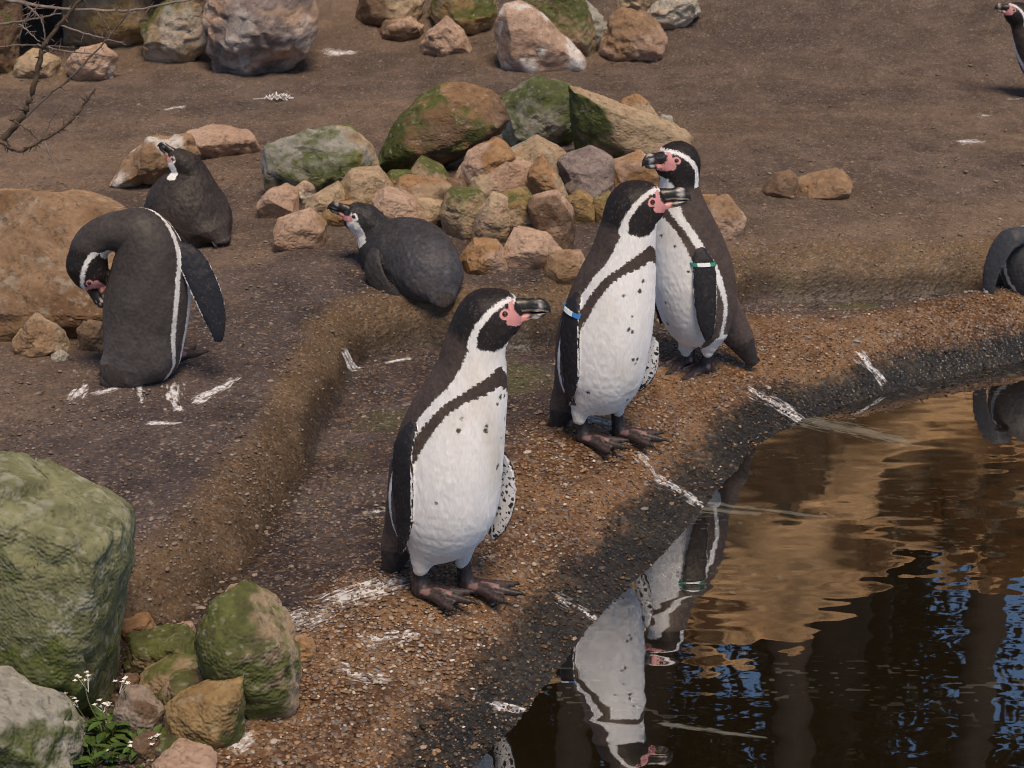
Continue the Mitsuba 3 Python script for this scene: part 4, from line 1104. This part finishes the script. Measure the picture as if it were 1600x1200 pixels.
tag('thorny_branch', 'bare thorny brown branch hanging in at the upper left', 'branch')
TW = [([(-330, -20), (-120, -30), (-20, -8), (40, 5), (90, 12), (180, 17), (235, 12), (300, -2)], .0055, .0022, 4.3, (.12, .085, .07), (.26, .21, .19)),
      ([(-240, 360), (-120, 300), (-40, 250), (5, 216), (30, 190), (45, 160), (55, 125), (62, 95), (70, 70), (90, 42), (110, 18), (132, -10)], .0085, .0040, 4.2, (.055, .036, .024), (.11, .075, .05)),
      ([(-110, 180), (-60, 205), (0, 222), (15, 231), (35, 235), (60, 222), (90, 205), (115, 185), (130, 165), (149, 138)], .0060, .0022, 4.15, (.06, .04, .028), (.12, .08, .055)),
      ([(5, 216), (35, 186), (75, 150), (115, 116), (150, 80), (182, 44), (204, 16)], .0030, .0014, 4.2, (.08, .055, .04), (.18, .14, .12)),
      ([(-60, 44), (0, 38), (50, 30), (95, 20)], .0036, .0018, 4.3, (.10, .075, .06), (.2, .16, .14)),
      ([(90, 38), (140, 54), (165, 61), (198, 70)], .0026, .0010, 4.2, (.12, .09, .075), (.24, .19, .17)),
      ([(30, 38), (48, 52), (62, 66)], .0020, .0010, 4.2, (.16, .12, .10), (.26, .21, .18)),
      ([(-40, 78), (0, 74), (40, 70), (66, 72), (118, 74)], .0024, .0010, 4.25, (.1, .07, .055), (.2, .15, .13)),
      ([(58, 70), (100, 80), (140, 84), (176, 88)], .0024, .0010, 4.2, (.12, .085, .07), (.24, .19, .17)),
      ([(70, 222), (82, 250), (96, 277)], .0016, .0008, 4.15, (.2, .16, .14), (.3, .26, .23)),
      ([(72, 205), (84, 180), (98, 168), (112, 160)], .0016, .0008, 4.15, (.14, .10, .08), (.24, .19, .16)),
      ([(115, 184), (135, 178), (165, 168)], .0015, .0007, 4.15, (.16, .12, .09), (.24, .19, .15)),
      ([(14, 186), (30, 194), (48, 206), (60, 222)], .0022, .0012, 4.18, (.07, .05, .035), (.12, .08, .06)),
      ([(40, 5), (52, 18), (66, 34), (70, 62)], .0028, .0014, 4.25, (.14, .10, .085), (.24, .19, .17)),
      ([(60, 8), (40, 30), (30, 60)], .002, .001, 4.25, (.14, .10, .085), (.24, .19, .17)),
      ([(150, 16), (160, 30), (172, 46)], .0016, .0008, 4.28, (.1, .07, .055), (.2, .15, .13))]
for i, (pp, r0, r1, yy, c0, c1) in enumerate(TW):
    v, f = twig_mesh(pp, r0, r1, yy, 300 + i)
    add(numbered('thorny_branch__twig'), ply((v, f), 'twig_bark', smooth=True, color=branch_col(len(v), c0, c1, i)))
stem_top = at_y(-240, 360, 4.2)
v, f = twig_mesh([(-240, 360), (-300, 520), (-330, 700), (-340, 900)], .011, .016, 4.2, 340)
add('thorny_branch__stem', ply((v, f), 'twig_bark', smooth=True, color=branch_col(len(v), (.05, .035, .025), (.1, .07, .05), 77)))
v, f = twig_mesh([(-330, -20), (-360, 200), (-350, 520), (-345, 900)], .009, .014, 4.3, 341)
add('thorny_branch__stem_001', ply((v, f), 'twig_bark', smooth=True, color=branch_col(len(v), (.05, .035, .025), (.1, .07, .05), 78)))


# ------------------------------------------------------------------ weeds, feather, litter
def leaf_mesh(base, direction, length, width, up=(0, 0, 1), droop=.3, n=6):
    d = unit(direction)
    s = unit(np.cross(d, up))
    nrm = np.cross(s, d)
    v, f = [], []
    for i in range(n + 1):
        t = i / n
        w = width * math.sin(math.pi * min(1, t * .92 + .06)) ** .8 * .5
        c = np.asarray(base) + d * length * t - np.array([0, 0, 1]) * droop * length * t * t
        v += [c - s * w + nrm * w * .35, c, c + s * w + nrm * w * .35]
    for i in range(n):
        a = i * 3
        f += [(a, a + 1, a + 4), (a, a + 4, a + 3), (a + 1, a + 2, a + 5), (a + 1, a + 5, a + 4)]
    return np.array(v), np.array(f)


def weed(key, base_pix, label, seed, nl, height, tops):
    r = np.random.default_rng(seed)
    key = numbered(key)
    tag(key, label, 'weed', 'flowering weeds by the mossy boulders')
    g = ground(*base_pix)
    g[2] = float(H(g[0], g[1]))
    for i, (tx, ty) in enumerate(tops):
        tip = at_y(tx, ty, g[1] + (r.random() - .5) * .05)
        mid = (g + tip) / 2 + (r.random(3) - .5) * .03
        path = spline(np.array([g + (r.random(3) - .5) * [.03, .03, 0], mid, tip]), 6)
        v, f = tube(path, np.linspace(.0013, .0007, len(path)), 5)
        add(numbered(key + '__stem'), ply((v, f), 'leaf_material', smooth=True, color=np.tile([.10, .12, .045], (len(v), 1))))
        parts = []
        for k in range(7):
            c = tip + (r.random(3) - .5) * [.022, .02, .016]
            for q in range(4):
                a = q * math.pi / 2 + r.random()
                parts.append(leaf_mesh(c, (math.cos(a), math.sin(a), .45), .0042 + .0015 * r.random(), .0036, n=2, droop=.1))
            parts.append(tube([tip * .6 + (g + tip) * .2, c], [.0005, .0004], 3)) if k < 4 else None
        v, f = join(parts)
        add(numbered(key + '__flower'), ply((v, f), 'leaf_material', smooth=False, color=np.tile([.74, .74, .70], (len(v), 1))))
    for i in range(nl):
        a = r.random() * 2 * math.pi
        rad = r.random() ** .6
        c = g + np.array([math.cos(a) * .055 * rad, math.sin(a) * .04 * rad, height * r.random() * (1.15 - rad)])
        st = leaf_mesh(c, (math.cos(a), math.sin(a) * .8 - .2, .45 * r.random() + .1), .018 + .016 * r.random(), .010 + .006 * r.random(), droop=.5 * r.random())
        stalk = tube([g + (c - g) * [.3, .3, 0], c], [.0008, .0006], 4)
        v, f = join([st, stalk])
        col = np.array([.045, .090, .018]) * (.6 + .9 * r.random()) + np.array([.02, .015, 0]) * r.random()
        add(numbered(key + '__leaf'), ply((v, f), 'leaf_material', smooth=True, color=np.tile(col, (len(v), 1)) * (.85 + .3 * r.random((len(v), 1)))))


weed('flowering_weed', (172, 1166), 'largest green weed with tiny white flowers, at the foot of the large mossy boulder', 401, 90, .060, [(130, 1060), (110, 1090), (190, 1062), (160, 1100)])
weed('flowering_weed', (118, 1130), 'thin weed with white flower heads standing against the large mossy boulder', 402, 30, .04, [(25, 1062), (44, 1074), (62, 1088), (100, 1048)])
weed('flowering_weed', (222, 1178), 'small leafy weed next to the flat reddish rock at the bottom', 403, 34, .035, [(205, 1168), (238, 1156)])
weed('flowering_weed', (150, 1196), 'low green weed at the bottom edge beside the pale corner boulder', 404, 45, .035, [(170, 1182)])

fc = ground(435, 156)
parts = []
for i in range(26):
    t = i / 25
    for s in (-1, 1):
        b = fc + np.array([-.05 + .10 * t, 0, .004 + .004 * math.sin(math.pi * t)])
        parts.append(leaf_mesh(b, (.4 + .6 * math.sin(i * 2.1), s * .9, .5 + .5 * math.sin(i * 1.3)), .034 * math.sin(math.pi * (.12 + .8 * t)), .006, n=3, droop=.2))
parts.append(tube([fc + np.array([-.09, 0, .003]), fc + np.array([0, 0, .008]), fc + np.array([.05, 0, .006])], [.0014, .0012, .0006], 5))
v, f = join(parts)
add('feather', ply((v, f), 'leaf_material', smooth=True, color=np.tile([.70, .68, .68], (len(v), 1))), 'white fluffy feather lying on the dark track', 'feather')

parts = []
lr = np.random.default_rng(55)
for i in range(330):
    a, b = lr.random() * 1650 - 20, 110 + 880 * lr.random() ** .8
    g = at_z(a, b, 0.0)
    if seg_dist(g[0], g[1], W_LINE) < .12 or g[1] > 8.5:
        continue
    z = float(H(g[0], g[1])) + .004
    ang = lr.normal() * .7
    L = .007 + .022 * lr.random() ** 2
    d = np.array([math.cos(ang), math.sin(ang), 0])
    c = np.array([g[0], g[1], z])
    parts.append(tube([c - d * L / 2, c + [0, 0, .002] + d[[1, 0, 2]] * .003, c + d * L / 2 + [0, 0, .001]], [.0011, .0013, .0007], 5))
v, f = join(parts)
tk = np.repeat(lr.random((len(parts), 1)) ** 2, 17, 0)[:len(v)]
add('litter', ply((v, f), 'twig_bark', smooth=True, color=np.array([.03, .022, .016]) + tk * np.array([.16, .12, .09])), 'bits of twig and dead leaf scattered over the dirt', 'twig litter', kind='stuff')


# ------------------------------------------------------------------ trees above the rock face (seen mirrored in the pool)
def tree(x, y, zb, h, rad, lab, seed, crown_lo, dense):
    r = np.random.default_rng(seed)
    key = numbered('tree')
    tag(key, lab, 'tree', 'trees above the rock face')
    lean = (r.random(2) - .5) * 2.4
    path = spline(np.array([[x, y, zb - .5], [x + lean[0] * .3, y + lean[1] * .3, zb + h * .35], [x + lean[0], y + lean[1], zb + h * .7], [x + lean[0] * 1.4, y + lean[1], zb + h]]), 6)
    parts = [tube(path, np.linspace(rad, rad * .25, len(path)), 10)]
    leaves_at = []
    for i in range(16):
        t = crown_lo + (1 - crown_lo) * r.random()
        b = path[int(t * (len(path) - 1))]
        a = r.random() * 2 * math.pi
        L = h * .28 * (1.2 - t) + .5
        e = b + np.array([math.cos(a) * L, math.sin(a) * L, L * (.6 * r.random() - .05)])
        m = (b + e) / 2 + np.array([0, 0, .12 * L])
        parts.append(tube(spline(np.array([b, m, e]), 4), np.linspace(rad * .32, .012, 9), 6))
        leaves_at += [b * .3 + e * .7, e, m * .5 + e * .5]
    v, f = join(parts)
    add(key + '__trunk', ply((v, f), 'bark_material', smooth=True))
    lc = []
    for c in leaves_at:
        k = int(110 * dense)
        lc.append(c + r.normal(size=(k, 3)) * [.42, .42, .30])
    lc = np.vstack(lc)
    k = len(lc)
    u, w = r.normal(size=(k, 3)), r.normal(size=(k, 3))
    u /= np.linalg.norm(u, axis=1, keepdims=True)
    w -= (w * u).sum(1, keepdims=True) * u
    w /= np.linalg.norm(w, axis=1, keepdims=True)
    s = .05 + .06 * r.random((k, 1))
    v = np.stack([lc - u * s, lc + w * s * .5, lc + u * s, lc - w * s * .5], 1).reshape(-1, 3)
    q = np.arange(k)[:, None] * 4 + np.arange(4)
    col = np.array([.030, .036, .014]) * (.6 + .9 * r.random((k, 1))) + np.array([.03, .016, .004]) * r.random((k, 1))
    add(key + '__crown', ply((v, q), 'leaf_material', smooth=False, color=np.repeat(col, 4, 0)))


for i, (x, y, h, rad, lo, de) in enumerate([(-3.2, 14.0, 9, .22, .25, 1.0), (-1.7, 13.6, 8, .16, .40, .8), (-.5, 14.8, 10, .26, .45, .7), (.5, 13.4, 8, .15, .30, .9), (1.25, 14.6, 10, .24, .42, .7), (2.0, 13.5, 9, .17, .35, .8),
                                            (2.75, 15.0, 10, .28, .30, 1.1), (3.6, 13.7, 8, .16, .25, 1.0), (4.6, 14.8, 10, .25, .3, 1.0), (5.8, 14.0, 9, .2, .25, 1.0), (.1, 17.5, 11, .3, .3, 1.1), (2.4, 18.0, 11, .3, .3, 1.1), (4.2, 18.5, 11, .3, .3, 1.2), (-2.2, 18.0, 11, .3, .3, 1.2),
                                            (1.65, 16.2, 10, .10, .2, 1.2), (3.2, 16.4, 10, .14, .2, 1.3), (-.9, 16.5, 10, .14, .2, 1.3), (4.0, 16.0, 10, .12, .2, 1.3)]):
    order = ['leftmost', 'second', 'third', 'fourth', 'fifth', 'sixth', 'seventh', 'eighth', 'ninth', 'rightmost', 'second', 'third', 'rightmost', 'leftmost', 'second', 'third', 'leftmost', 'rightmost'][i]
    tree(x, y, 4.2, h, rad, f'dark tree at the edge of the rock face, {order} of its front row' if i < 10 else f'tall dark tree above the rock face, {order} of the back row' if i < 14 else f'slender leafy tree above the rock face, {order} of the middle row', 500 + i, lo, de)
